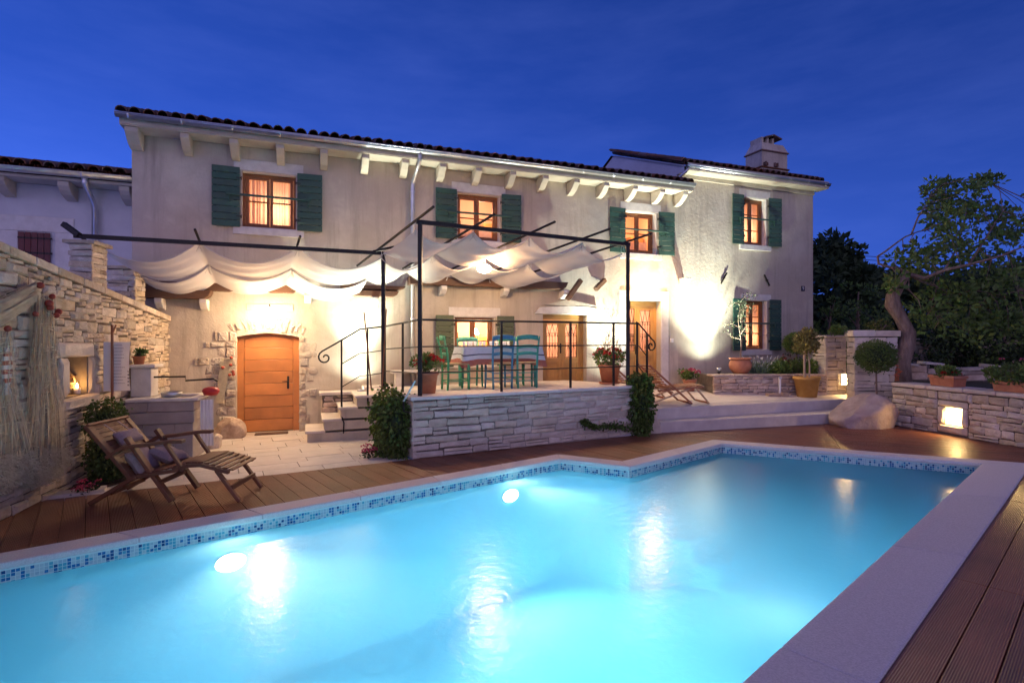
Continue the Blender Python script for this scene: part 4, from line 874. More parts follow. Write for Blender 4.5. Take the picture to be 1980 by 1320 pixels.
def glazed(key, leaf_w, wood, left_leaf=True):
    s0, s1, z0, z1 = DOOR[key]; y = .16
    m = MB(); f = .075; m.box(s0,s0+f,y,y+.08,z0,z1); m.box(s1-f,s1,y,y+.08,z0,z1); m.box(s0+f,s1-f,y,y+.08,z1-f-.04,z1)
    dr = m.build('entrance_door', M[wood], HM, bevel=.006)
    a0, b0 = s0+f+.003, s1-f-.003; mid = a0+(b0-a0)*leaf_w; top = z1-f-.045
    for a, b in ((a0, mid-.002), (mid+.002, b0)):
        e = min(.09, (b-a)*.22); g0 = z0+.42*(top-z0); g1 = top-e
        m = MB(); m.box(a,a+e,y+.01,y+.06,z0+.01,top); m.box(b-e,b,y+.01,y+.06,z0+.01,top); m.box(a+e,b-e,y+.01,y+.06,z0+.01,z0+.12); m.box(a+e,b-e,y+.01,y+.06,g0-.12,g0); m.box(a+e,b-e,y+.01,y+.06,g1,top); m.box(a+e,b-e,y+.028,y+.045,z0+.12,g0-.12)
        for q in range(3): xx = a+e+(b-a-2*e)*(q+.5)/3; m.box(xx-(b-a-2*e)*.12,xx+(b-a-2*e)*.12,y+.02,y+.0279,z0+.17,g0-.17)
        m.build('door_leaf', M[wood], dr, bevel=.005)
        m = MB(); m.add([(a+e,y+.04,g0),(b-e,y+.04,g0),(b-e,y+.04,g1),(a+e,y+.04,g1)], [(0,1,2,3)]); m.build('pane', M['glass'], dr)
        grille(dr, a+e+.004, b-e-.004, g0+.004, g1-.004, y+.022)
        m = MB(); n_ = 24; m.add([(a+(b-a)*i/n_, y+.13+.012*sin(i*1.7), z) for z in (z0+.5*(top-z0)*.7,top) for i in range(n_+1)], [(i,i+1,n_+2+i,n_+1+i) for i in range(n_)]); m.build('curtain', M['curtain'], dr, True)
    m = MB(); m.box(mid-.05,mid-.02,y-.002,y+.009,z0+.72,z0+.95); m.tube([(mid-.035,y,z0+.87),(mid-.035,y-.04,z0+.87),(mid-.12,y-.04,z0+.87)], .008, 6); m.build('handle', M['blackiron'], dr)
    m = MB(); m.add([(x,yy,z) for yy in (.24,1.5) for x,z in ((s0,z0),(s1,z0),(s1,z1),(s0,z1))], [(4,5,6,7),(0,4,7,3),(1,2,6,5),(3,7,6,2),(0,1,5,4)]); m.build('lit_room', M['room'], dr)
    lamp('room_light', 'POINT', dr, ((s0+s1)/2, .9, z1-.4), 20, (1,.60,.36), .12)
    return dr
d2 = glazed('D2', .5, 'honey'); d3 = glazed('D3', .36, 'honey')
s0,s1,z0,z1 = DOOR['D2']
m = MB(); m.ext([(s0-.22,z1+.005),(s1+.25,z1+.005),(s1+.25,z1+.16),(s1+.05,z1+.19),(s0+.6,z1+.20),(s0-.1,z1+.15)], lambda a,b,d: (a,d,b), -.05, -.002); m.build('lintel', M['trim'], d2, bevel=.01)
m = MB(); vs = [(s0+.02,-.10,z1+.19),(s0+.55,-.14,z1+.34),(s1+.2,-.08,z1+.215)]; m.ext([(s0+.02,z1+.205),(s1+.24,z1+.205),(s1+.0,z1+.25),(s0+.58,z1+.34)], lambda a,b,d: (a,d,b), -.07, -.003); m.build('relieving_stone', M['plaster'], d2)
s0,s1,z0,z1 = DOOR['D3']
for a,b,c,d in ((s0-.24,s0-.004,z0+.02,z1+.005),(s1+.004,s1+.22,z0-.1,z1+.005),(s0-.25,s1+.23,z1+.008,z1+.24)):
    m = MB(); m.box(a,b,-.03,-.002,c,d); m.build('door_surround', M['trim'], d3, bevel=.008)
# ---- wall irons, house number, old timbers and stub corbels
def wall_iron(s, z, an, label):
    t = thing('wall_anchor', label, 'tie iron', F.w(s,-.004,z), F.a, 'iron wall anchors')
    m = MB(); c_, s_ = cos(an), sin(an); m.beam((-.17*c_,-.03,-.17*s_),(.17*c_,-.03,.17*s_),.035,.03,(0,1,0)); m.build('bar', M['blackiron'], t, bevel=.004)
    m = MB(); m.tube([(.0,.0,0),(0,-.06,0)], .022, 8); m.build('bolt', M['blackiron'], t)
s_, z_ = F.px(1398,538); wall_iron(s_, z_, radians(56), 'diagonal iron tie bar leaning right, near the wing centre')
s_, z_ = F.px(1481,542); wall_iron(s_, z_, radians(-58), 'diagonal iron tie bar leaning left, nearer the house number')
s_, z_ = F.px(1552,558)
hn = thing('house_number', 'small dark square plate with a white number by the corner', 'house number', F.w(s_,-.003,z_), F.a)
m = MB(); m.box(-.065,.065,-.012,-.0005,-.07,.07); m.build('plate', M['plaque'], hn, bevel=.004)
cu = bpy.data.curves.new('digit', 'FONT'); cu.body = '9'; cu.size = .13; cu.align_x = 'CENTER'; cu.align_y = 'CENTER'; cu.extrude = .002
to = bpy.data.objects.new('digit', cu); C.objects.link(to); to.parent = hn; to.location = (0,-.0145,0); to.rotation_euler = (pi/2,0,0)
dg = bpy.context.evaluated_depsgraph_get(); me = bpy.data.meshes.new_from_object(to.evaluated_get(dg)); me.materials.clear(); me.materials.append(M['white'])
o2 = bpy.data.objects.new('numeral', me); C.objects.link(o2); o2.parent = hn; o2.location = to.location; o2.rotation_euler = to.rotation_euler; bpy.data.objects.remove(to)
def timber(s0, s1, z0, z1, y0, nm='wall_timber', shape=True):
    m = MB(); h = z1-z0; pr = [(s0,z0),(s1-(.12 if shape else 0),z0),(s1-.04 if shape else s1,z0+h*.35),(s1,z1),(s0,z1)]
    m.ext(pr, lambda a,b,d: (a,d,b), y0, -.003); m.build(nm, M['timber'], HM, bevel=.012)
timber(-1.62, 1.02, 2.60, 2.74, -.20); timber(-1.55, -.42, 2.45, 2.595, -.30)
timber(1.75, 3.0, 2.72, 2.80, -.16); timber(1.45, 2.85, 2.57, 2.69, -.26)
timber(3.05, 6.55, 2.84, 3.0, -.28)
def stub(s, z, w_=.12, d_=.30, h=.2, label=None): m = MB(); m.ext([(-d_,z),(-.003,z),(-.003,z-h),(-d_*.6,z-h*.8),(-d_,z-h*.35)], lambda a,b,d: (d,a,b), s-w_/2, s+w_/2); m.build('stub_corbel', M['trim'], HM, bevel=.012)
for s_, z_ in ((-1.22,2.445),(-.55,2.445),(1.16,2.62),(2.38,2.56),(3.75,2.83),(5.1,2.83),(6.5,2.83)): stub(s_, z_)
s_, z_ = F.px(1318,543); stub(s_, z_+.06, .16, .26, .16)
m = MB(); m.beam((6.5,-.33,2.62),(6.85,-.30,3.06),.10,.10); m.build('timber_strut', M['timber'], HM, bevel=.01)
m = MB(); s_, z_ = F.px(1160,550,-.1); m.beam((s_-.14,-.14,z_-.12),(s_+.16,-.05,z_+.12),.10,.10); m.build('timber_strut', M['timber'], HM, bevel=.01)
s0, s1 = F.px(488,580)[0], F.px(556,580)[0]
m = MB(); m.box(s0-.1,s1+.1,-.02,-.002,2.27,2.40); m.build('blind_lintel', M['plaster'], HM, bevel=.008)
m = MB(); m.box(s0,s1,-.008,-.003,2.405,2.55); m.build('blind_panel', M['plaster'], HM)
m = MB(); m.box(9.45,9.53,-.05,-.002,1.66,1.76); m.build('bell_plate', M['white'], HM, bevel=.006)
# ---- the neighbour's white house on the left
NFr = Fr(F.w(-1.66,.55).x, F.w(-1.66,.55).y, 20.7); ny = .0
HN = frame_thing('white_house', NFr, 'lower white plastered house with dark tiled roof beyond the boundary wall', 'house')
zs_ = NFr.px(150,363)[1]
NL = -9.0
wa = NFr.px(37,470)[0], NFr.px(100,470)[0]; wz = NFr.px(68,492)[1], NFr.px(68,450)[1]
m = MB(); m.add([(NL,0,-.1),(-.004,0,-.1),(-.004,0,zs_),(NL,0,zs_)], [(0,1,2,3)]); m.build('wall', M['white_plaster'], HN)
m = MB(); m.box(NL,-.006,-.45,-.003,zs_+.003,zs_+.05); m.build('soffit', M['eave'], HN)
for i in range(10):
    x = -.16-.86*i; m = MB(); m.ext([(a,b-5.268+zs_) for a,b in ((-.003,5.268),(-.42,5.268),(-.42,5.19),(-.36,5.13),(-.26,5.07),(-.12,5.03),(-.003,5.01))], lambda a,b,d: (d,a,b), x-.08, x+.08); m.build('corbel', M['eave'], HN, bevel=.012)
gutter(HN, NL, -.02, -.52, zs_+.13, .075, .9)
tiled_roof(HN, NL, -.10, -.50, zs_+.20, radians(15), 2.6, rows=5)
m = MB(); m.box(wa[0]-.32,wa[1]+.32,-.02,-.002,wz[1]+.02,wz[1]+.28); m.box(wa[0]-.30,wa[0]-.01,-.02,-.002,wz[0]-.4,wz[1]+.018); m.box(wa[1]+.05,wa[1]+.32,-.02,-.002,wz[0]-.4,wz[1]+.018); wn = m.build('window', M['trim'], HN, bevel=.01)
for q in range(5):
    x0 = wa[0]+(wa[1]-wa[0])*q/5; x1 = wa[0]+(wa[1]-wa[0])*(q+1)/5; m = MB(); m.box(x0+.004,x1-.004,-.05,-.03,wz[0]-.35,wz[1]); m.build('shutter_board', M['redbrown'], wn, bevel=.004)
for zz in (wz[0]+.02, wz[1]-.1): m = MB(); m.box(wa[0],wa[1]+.03,-.058,-.0505,zz-.015,zz+.015); m.build('shutter_strap', M['blackiron'], wn)
dsx = NFr.px(183,400,-.1)[0]
m = MB(); zt = zs_+.06; m.tube([(dsx-.02,-.5,zt),(dsx-.02,-.48,zt-.1),(dsx,-.2,zt-.32),(dsx,-.10,zt-.42),(dsx,-.10,1.0)], .045, 10); m.build('downspout', M['zinc'], HN, True)
# stone piers on the wall between the two properties
def pier(label, x0p, x1p, ytop, off, d_, mats_, seed, zb=1.9):
    a, za = L.px(x0p, ytop, off); p0 = L.w(a, off); fr = Fr(p0.x, p0.y, 12)
    t = frame_thing('stone_pier', fr, label, 'stone pier'); w_ = fr.px(x1p, ytop)[0]
    m = MB(); m.box(.02,w_-.02,.02,d_,zb,za-.02); m.build('pier_core', M['core'], t)
    stones(t, 0, w_, lambda x: zb, lambda x: za-.06, (.06,.10), (.16,.34), mats_, y=.01, seed=seed, proud=(.004,.02))
    m = MB(); m.box(-.05,w_+.05,-.05,d_+.04,za-.055,za-.008); m.build('pier_cap', mats_, t, bevel=.008)
    stones(t, .02, d_, lambda x: zb, lambda x: za-.06, (.06,.10), (.14,.3), mats_, y=w_-.01, seed=seed+9, proud=(.004,.02), swap=1)
    return t, fr, w_, za
pr_ = pier('square stone pier holding the end of the long black pergola beam', 132, 178, 462, .45, .40, M['stone'], 31)
pier('lower stone pier half hidden behind the white sail', 205, 262, 512, .55, .35, M['stone'], 32)
# ------------------------------------------------------------------ lamps on the house
def globe(name, s, y, z, r, watts, label, cat='wall lamp', sz=1., col=(1,.53,.23), mount=True, fr=F):
    t = thing(name, label, cat, fr.w(s,y,z), fr.a)
    m = MB(); m.ball((0,0,0), r, 20, 12, sz=sz); m.build('globe', M['bulb'], t, True)
    m = MB()
    if mount: m.tube([(0,-y-.003,.03),(0,.0,r*sz+.05),(0,0,r*sz-.01)], .012, 8); m.box(-.04,.04,-y-.02,-y-.002,-.04,.06)
    else: m.tube([(0,0,r*sz-.01),(0,0,r*sz+.16)], .006, 6); m.lathe([(.05,r*sz-.005),(.045,r*sz+.02),(.01,r*sz+.05)], 16)
    m.build('lamp_holder', M['blackiron'], t)
    lamp('lamp_light', 'POINT', t, (0,-r-.05,-.02), watts, col, r*.8)
    return t
s_, z_ = F.px(521,609,-.42); globe('wall_lamp', s_, -.42, z_, .135, 42, 'bright white globe lamp above the arched cellar door')
s_, z_ = F.px(1255,553,-.14); globe('wall_lamp', s_, -.14, z_, .105, 48, 'bright globe lamp above the panelled door with the iron grille')
def floodlight(px_, py_, off, label, watts, aim, spot, blend, spill=.1):
    s, z = F.px(px_, py_, off); t = thing('floodlight', label, 'floodlight', F.w(s,off,z), F.a, 'floodlights along the foot of the house')
    m = MB(); m.lathe([(.001,-.07),(.05,-.07),(.065,.03),(.058,.035),(.055,.0)], 16); b = m.build('housing', M['zinc'], t, True)
    m = MB(); m.lathe([(.001,.012),(.054,.012)], 16); b2 = m.build('lens', M['led'], t)
    m = MB(); m.box(-.02,.02,-.02,.02,-.14,-.05); m.build('spike', M['blackiron'], t)
    q = Vector(aim).to_track_quat('Z','Y').to_euler(); b.rotation_euler = q; b2.rotation_euler = q
    lamp('lamp_light', 'SPOT', t, Vector(aim).normalized()*.05, watts, (.93,1,.83), .05, aim, spot, blend)      # the tight beam up the wall
    lamp('lamp_spill', 'SPOT', t, Vector(aim).normalized()*.05, watts*spill, (.93,1,.83), .05, (aim[0]*.5,.35,1), 124, 1.0)   # and its wide spill
    return t
floodlight(697, 756, -.42, 'small uplight at the house foot by the courtyard steps', 680, (.02,.0,1), 72, 1.0, .065)
floodlight(1200, 753, -.62, 'small uplight hidden behind the geranium pot beside the door', 800, (.0,-.03,1), 92, 1.0, .05)
floodlight(1390, 714, -.60, 'small white uplight next to the round olive pot', 980, (-.03,-.03,1), 98, 1.0, .06)

# ------------------------------------------------------------------ pergola
PG = thing('pergola', 'black iron pergola frame over the terrace and courtyard', 'pergola')
ZB = 3.46; zt_ = lambda y: ZB+.01-.17*(y-.3)          # bars slope down towards the house
posts = [T.w(.15,.09), T.w(4.12,.10)]; p2 = F.w(2.37,-1.60)
for p, zt, zb in ((posts[0],ZB,.9),(posts[1],ZB,.9),(p2,3.19,.84)):
    m = MB(); m.box(p.x-.03,p.x+.03,p.y-.03,p.y+.03,zb,zt); m.build('post', M['blackiron'], PG)
m = MB(); m.beam(T.w(.10,.10,ZB+.02), T.w(4.16,.10,ZB+.02), .05, .06); m.build('front_beam', M['blackiron'], PG)
pe = F.w(-1.80,-1.62); m = MB(); m.beam(F.w(-1.95,-1.62,3.215), F.w(2.40,-1.62,3.205), .05, .06); m.build('front_beam', M['blackiron'], PG)
tb = [.13, 1.08, 2.13, 3.2, 4.11]; tb2 = [-.2, .67, 1.58, 2.45, 3.3]; xb = lambda i, y: tb[i]+(tb2[i]-tb[i])*(y-.3)/2.3
yend = lambda x: 3.16-.135*x-.06
for i in range(5):
    m = MB(); ye = 2.62; m.tube([T.w(xb(i,-.30),-.30,zt_(-.30)+.055), T.w(xb(i,ye),ye,zt_(ye)+.035)], .021, 8); m.build('cross_bar', M['blackiron'], PG)
lb = [(-.40,.03),(1.02,-.26)]                              # bars over the courtyard: s at the beam, lean towards the wall
zl_ = lambda y: 3.265-.34*(y+1.6)
for s, dx in lb:
    m = MB(); m.tube([F.w(s-dx*.12,-1.85,zl_(-1.85)+.02), F.w(s+dx,-.03,zl_(-.03)+.02)], .02, 8); m.build('cross_bar', M['blackiron'], PG)
m = MB(); m.tube([F.w(2.2,-1.62,3.23), F.w(2.5,-1.9,3.28)], .02, 8); m.build('cross_bar', M['blackiron'], PG)
# sails: cloth slung between the bars, sagging in every bay
def sail(label, fr, xs, y0, y1, zf, sag, drop, seed, ends=None):
    t = MB(); rnd = random.Random(seed); nb = len(xs)-1; na, nv = 22, 14; vs = []; W_ = nb*na+1
    sg = [sag*rnd.uniform(.88,1.12) for _ in range(nb)]; ph = [rnd.uniform(0,6) for _ in range(nb)]
    for j in range(nv+1):
        v = j/nv; 
        for i in range(W_):
            b = min(i//na, nb-1); a = (i-b*na)/na
            xl = xs[b]; xr = xs[b+1]; xl = xl(v) if callable(xl) else xl; xr = xr(v) if callable(xr) else xr
            x = xl+(xr-xl)*a; y = (y0(x) if callable(y0) else y0); y2 = (y1(x) if callable(y1) else y1)
            c = 1-(2*a-1)**2; bow = .07*c; en = (ends[b]*(1-a)+ends[b+1]*a) if ends else 0
            y = y+bow+(y2-y-2*bow)*v
            wr = .012*sin(v*17+ph[b]+3*a)*c+.006*sin(v*41+a*9+ph[b])*c
            vs.append(fr.w(x, y, zf(y)-en-drop-sg[b]*c*(1-.25*sin(pi*v))+wr-.03*sin(pi*v)))
    t.add(vs, [(j*W_+i, j*W_+i+1, (j+1)*W_+i+1, (j+1)*W_+i) for j in range(nv) for i in range(W_-1)])
    o = t.build('canvas_sail', M['canvas'], None, True); tag(o, label, 'canvas sail', 'white canvas sails slung from the pergola')
    for jr in (0, nv):
        m = MB(); m.tube([Vector(vs[jr*W_+i])-Vector((0,0,.006)) for i in range(0,W_,2)], .009, 5); m.build('hem', M['canvas'], o, True)
    # ties of cord at the corners
    for k, x in enumerate(xs):
        for yy in (y0, y1):
            xx = x(0 if yy is y0 else 1) if callable(x) else x; y = yy(xx) if callable(yy) else yy
            for q in range(2):
                p = fr.w(xx,y,zf(y)+.03); m = MB(); m.tube([p, p+Vector((rnd.uniform(-.03,.03),0,-.10)), p+Vector((rnd.uniform(-.06,.06),0,-.20))], .004, 4, cap=False); m.build('tie_cord', M['rope'], o)
    return o
tx = lambda i, ya, yb: (lambda v: xb(i, ya+(yb-ya)*v))
sail('off white sail of four sagging bays nearest the pool, over the terrace railing', T, [tx(i,.26,1.42) for i in range(5)], .26, 1.42, zt_, .19, .02, 1, [.06,0,0,0,.12])
sail('off white sail of four sagging bays nearest the house wall, above the dining table', T, [tx(i,1.52,2.55) for i in range(5)], 1.52, 2.55, zt_, .20, .02, 2, [.12,0,0,.02,.14])
lx = [(-1.70,-1.24),(-.40,-.37),(1.02,.77),(2.33,2.06)]
sx_ = lambda i, ya, yb: (lambda v: lx[i][0]+(lx[i][1]-lx[i][0])*((ya+(yb-ya)*v)+1.6)/1.5)
sail('wide off white sail hanging over the courtyard from the long beam', F, [sx_(i,-1.57,-.84) for i in range(4)], -1.57, -.84, zl_, .25, .02, 3, [.13,0,0,.10])
sail('off white sail beside the wall above the arched cellar door', F, [sx_(i,-.80,-.12) for i in range(4)], -.80, -.12, zl_, .22, .03, 4, [.14,0,0,.12])
# pendant below the sails
gx, gz = T.px(936,511,1.47)
globe('pendant_lamp', gx, 1.47, gz-.08, .13, 62, 'glowing flat round lamp hanging between the terrace sails', 'pendant lamp', sz=.62, mount=False, fr=T)
s_, z_ = L.px(145,447,.45); fl = thing('spot_projector', 'black spotlight tilted upwards on top of the left stone pier', 'spotlight', L.w(s_,.45,z_), 0)
m = MB(); m.beam((-.16,0,.10),(.06,0,-.06),.07,.07); m.build('body', M['blackiron'], fl, bevel=.008)
m = MB(); m.tube([(.04,0,-.05),(.14,0,-.12),(.16,0,-.16)], .02, 8); m.build('bracket', M['blackiron'], fl)
# ------------------------------------------------------------------ terrace railing
RA = frame_thing('terrace_railing', T, 'black iron railing with three bars along the terrace edge and a scroll end', 'railing')
zr = lambda y: zterr(0,y)
hs = (1.13, .73, .34)
rx = [.09, 1.55, 2.85, 3.86, 4.12]
for x in (1.52, 2.86, 3.80): m = MB(); m.box(x-.016,x+.016,.10,.132,.9,.905+hs[0]); m.build('post', M['blackiron'], RA)
for h in hs: m = MB(); m.tube([(.15,.12,.905+h),(4.34,.12,.905+h)], .016 if h > 1 else .010, 8); m.build('rail', M['blackiron'], RA)
def scroll(m, path, r, c0, r0, turns, d, up=1):   # handrail end curling down
    pass
# right end: rail runs down over the steps and curls
y = .45; e = Vector((4.40,.12,.905+1.13))
q = [Vector((4.34,.12,2.06)), (4.40,.12,2.03), (4.58,.12,1.87), (4.72,.12,1.745)]
cc = Vector((4.70,.12,1.62)); dirv = Vector((1,0,0))
sp = [(cc+dirv*(.115*(1-t/17)*cos(.9-t*.52))+Vector((0,0,.115*(1-t/17)*sin(.9-t*.52)))) for t in range(15)]
m = MB(); m.tube(q+sp, .015, 8); m.build('scroll_rail', M['blackiron'], RA, True)
for h, k in ((.73,.40),(.34,.40)): m = MB(); m.tube([(4.34,.12,.905+h),(4.40,.12,.89+h),(4.60,.12,.89+h-.20)], .010, 8); m.build('scroll_rail', M['blackiron'], RA)
for x, yy, zt, zb in ((4.36,.12,2.035,.88),(4.60,.12,1.85,.42)): m = MB(); m.box(x-.016,x+.016,yy-.016,yy+.016,zb,zt); m.build('post', M['blackiron'], RA)
# left side of the terrace, then down along the courtyard steps
RB = frame_thing('step_railing', T, 'black iron handrail with a scroll end beside the courtyard steps', 'railing')
for yy in (.85, 1.9): m = MB(); m.box(.105,.135,yy-.016,yy+.016,zr(yy)-.02,zr(yy)+hs[0]); m.build('post', M['blackiron'], RB)
for h in hs: m = MB(); m.tube([(.12,.10,.90+h),(.12,1.92,zr(1.9)+h)], .016 if h > 1 else .010, 8); m.build('rail', M['blackiron'], RB)
FW = lambda s,y,z: (lambda p: Vector((*T.l(p.x,p.y), z)))(F.w(s,y))
sB = [FW(2.18,-1.20,1.92+.02), FW(2.02,-1.20,1.92), FW(1.60,-1.20,1.66), FW(1.42,-1.20,1.55)]
c0 = FW(1.44,-1.20,1.43); dS_ = (FW(1,0,0)-FW(0,0,0)).normalized()
sp = [c0-dS_*(.12*(1-t/18)*cos(1.2-t*.5))+Vector((0,0,.12*(1-t/18)*sin(1.2-t*.5))) for t in range(16)]
m = MB(); m.tube([Vector((.12,1.92,zr(1.9)+hs[0]))]+sB[:3]+sp, .014, 8); m.build('scroll_rail', M['blackiron'], RB, True)
for h in (.42, .82): m = MB(); m.tube([Vector((.12,1.92,zr(1.9)+hs[0]-h)), FW(2.16,-1.20,1.93-h), FW(2.02,-1.20,1.92-h), FW(1.72,-1.20,1.74-h)], .009, 6); m.build('scroll_rail', M['blackiron'], RB)
for s, zb, zt in ((1.71,.28,1.73),(2.15,.62,1.92)): m = MB(); p = FW(s,-1.20,0); m.box(p.x-.014,p.x+.014,p.y-.014,p.y+.014,zb,zt); m.build('post', M['blackiron'], RB)
p = FW(1.71,-1.20,0); m = MB(); m.tube([(p.x,p.y,.42),(p.x+.03,p.y-.05,.30),(p.x+.02,p.y-.06,.12)], .012, 6); m.build('foot', M['blackiron'], RB)
for a, b in (((704,604),(718,752)),((747,597),(738,762))):
    p0 = dp(*a, 9.0); p1 = dp(*b, 9.0); t = thing('plant_cane', 'thin leaning cane standing left of the pergola post' if a[0] < 720 else 'thin leaning cane crossing right of the pergola post', 'cane', p1)
    m = MB(); m.tube([(0,0,0), p0-p1], .011, 6); m.build('stick', M['teak'], t)
p = dp(793,735,7.8); hook = thing('hose_bracket', 'diagonal metal brace and hook at the terrace wall corner', 'bracket', p)
m = MB(); m.tube([dp(803,736,7.85)-p, dp(780,776,7.85)-p], .014, 6); m.build('brace', M['zinc'], hook)
m = MB(); m.tube([dp(780,776,7.8)-p, dp(781,795,7.78)-p, dp(792,797,7.74)-p], .012, 6); m.build('hook', M['blackiron'], hook)

# ------------------------------------------------------------------ dining table and chairs
DT = Fr(*v2(T.w(2.08,1.36)), 17); zt0 = .868; tw_, td_ = 1.38, .84
tbl = thing('dining_table', 'long teal legged dining table under the striped tablecloth', 'table', (DT.o[0],DT.o[1],zt0), DT.a)
m = MB(); m.box(-tw_/2,tw_/2,-td_/2,td_/2,.72,.75); m.build('table_top', M['teal'], tbl)
for sx in (-1,1):
    for sy in (-1,1):
        m = MB(); x, y = sx*(tw_/2-.07), sy*(td_/2-.07); m.tube([(x,y,0),(x,y,.35),(x,y,.60),(x,y,.72)], [.022,.032,.03,.04], 10); m.build('leg', M['teal'], tbl, True)
def tcloth():
    m = MB(); a, b = tw_/2+.02, td_/2+.02; rings = []
    per = []
    for (x0,y0,x1,y1) in ((-a,-b,a,-b),(a,-b,a,b),(a,b,-a,b),(-a,b,-a,-b)):
        n_ = 28 if y0 == y1 else 16
        per += [(x0+(x1-x0)*i/n_, y0+(y1-y0)*i/n_) for i in range(n_)]
    n_ = len(per); lv = [(.752,0),(.752,1),(.745,1.012),(.62,1.016),(.60,1.017),(.585,1.018),(.53,1.02),(.43,1.024)]
    vs = []
    for li, (z, k) in enumerate(lv[1:]):
        for i, (x, y) in enumerate(per):
            f = max(0, .745-z)/.3; wv = .018*sin(i*.9)*f+.01*sin(i*2.3)*f; cr_ = 1-min(1, (min(abs(abs(x)-a)+abs(abs(y)-b), .25))/.25)
            d = Vector((x/a if abs(abs(x)-a) < .01 else 0, y/b if abs(abs(y)-b) < .01 else 0, 0)); vs.append((x*k+d.x*(wv+.05*cr_*f), y*k+d.y*(wv+.05*cr_*f), z-.05*cr_*f))
    fs = []; mi = []
    for li in range(len(lv)-2):
        for i in range(n_): fs.append((li*n_+i, li*n_+(i+1)%n_, (li+1)*n_+(i+1)%n_, (li+1)*n_+i)); mi.append({3:2,6:1,5:1}.get(li+1, 0) if li else 0)
    m.add(vs, fs); m.mi = [0,0,0,2,0,1][:0] or [([0,0,2,0,0,1])[min(i//n_,5)] for i in range(len(fs))]
    m.add([vs[i] for i in range(n_)], [tuple(range(n_))[::-1]]); return m
o = tcloth().build('tablecloth', [M['cloth'],M['clothred'],M['clothgrey']], None, True, loc=(DT.o[0],DT.o[1],zt0), rotz=DT.a)
tag(o, 'pale tablecloth with dark and red border stripes hanging over the dining table', 'tablecloth')
def chair(name, x, y, rz, paint, label):
    t = thing(name, label, 'chair', DT.w(x,y,zterr(0, T.l(*v2(DT.w(x,y)))[1])), DT.a+rz, 'wooden chairs round the dining table')   # back at -y
    p = M[paint]
    for sx in (-1,1):
        m = MB(); m.tube([(sx*.17,-.19,0),(sx*.175,-.18,.25),(sx*.18,-.18,.46),(sx*.185,-.21,.70),(sx*.20,-.27,.92)], [.019,.02,.021,.019,.015], 8); m.build('back_post', p, t, True)
        m = MB(); m.tube([(sx*.19,.19,0),(sx*.185,.18,.2),(sx*.185,.18,.44)], [.016,.021,.021], 8); m.build('front_leg', p, t, True)
        for z in (.16,.30): m = MB(); m.tube([(sx*.175,-.18,z),(sx*.187,.18,z)], .010, 6); m.build('stretcher', p, t)
    for z in (.14,.28): m = MB(); m.tube([(-.187,.18,z+.03),(.187,.18,z+.03)], .010, 6); m.build('stretcher', p, t); m = MB(); m.tube([(-.175,-.18,z),(.175,-.18,z)], .010, 6); m.build('stretcher', p, t)
    m = MB(); m.box(-.19,.19,-.185,.195,.435,.465); m.build('seat', M['rush'], t, bevel=.012)
    for z, h, yy in ((.58,.055,-.19),(.70,.055,-.205),(.845,.085,-.24)):
        k = 8; m = MB(); pts = [(-.185+.37*i/k, yy-.035*sin(pi*i/k)) for i in range(k+1)]
        m.add([(x_,y_+d,z+zz+.02*sin(pi*i/k)) for d in (0,.016) for zz in (0,h) for i,(x_,y_) in enumerate(pts)], [f for i in range(k) for f in ((i,i+1,k+2+i,k+1+i),(2*k+3+i,2*k+2+i,3*k+3+i,3*k+4+i),(k+1+i,k+2+i,3*k+4+i,3*k+3+i),(i+1,i,2*k+2+i,2*k+3+i))])
        m.build('back_slat', p, t, True)
    return t
chair('wooden_chair', -.86, -.34, -pi/2+.12, 'greenp', 'green chair at the left end of the table')
chair('wooden_chair', -.10, -.46, .08, 'bluep', 'blue chair tucked in at the near side of the table')
chair('wooden_chair', .38, -.46, -.06, 'teal', 'teal green chair at the near side, right of the blue one')
chair('wooden_chair', -.42, .42, pi, 'teal', 'teal chair on the house side, left of the blue chair and mostly behind the cloth')
chair('wooden_chair', .40, .42, pi, 'greenp', 'green chair on the house side, seen between the two near chairs')
gw = random.Random(4); ORD = ('leftmost','second','third','fourth','fifth','sixth','seventh')
for grp, (cx, n_) in enumerate(((-.42,6),(.12,7))):
    for i in range(n_):
        x, y = cx+.075*(i-n_/2)+gw.uniform(-.01,.01), gw.uniform(-.12,.12)
        m = MB(); m.lathe([(.001,.002),(.024,.0),(.03,.085),(.028,.085),(.022,.008),(.001,.010)], 12)
        o = m.build('glass_tumbler', M['glassw'], None, True, loc=DT.w(x,y,zt0+.753)); tag(o, ('%s small clear tumbler from the left in the %s cluster on the tablecloth' % (ORD[i], 'left' if grp == 0 else 'right')).replace('leftmost small clear tumbler from the left','leftmost small clear tumbler'), 'glass', 'tumblers on the dining table')

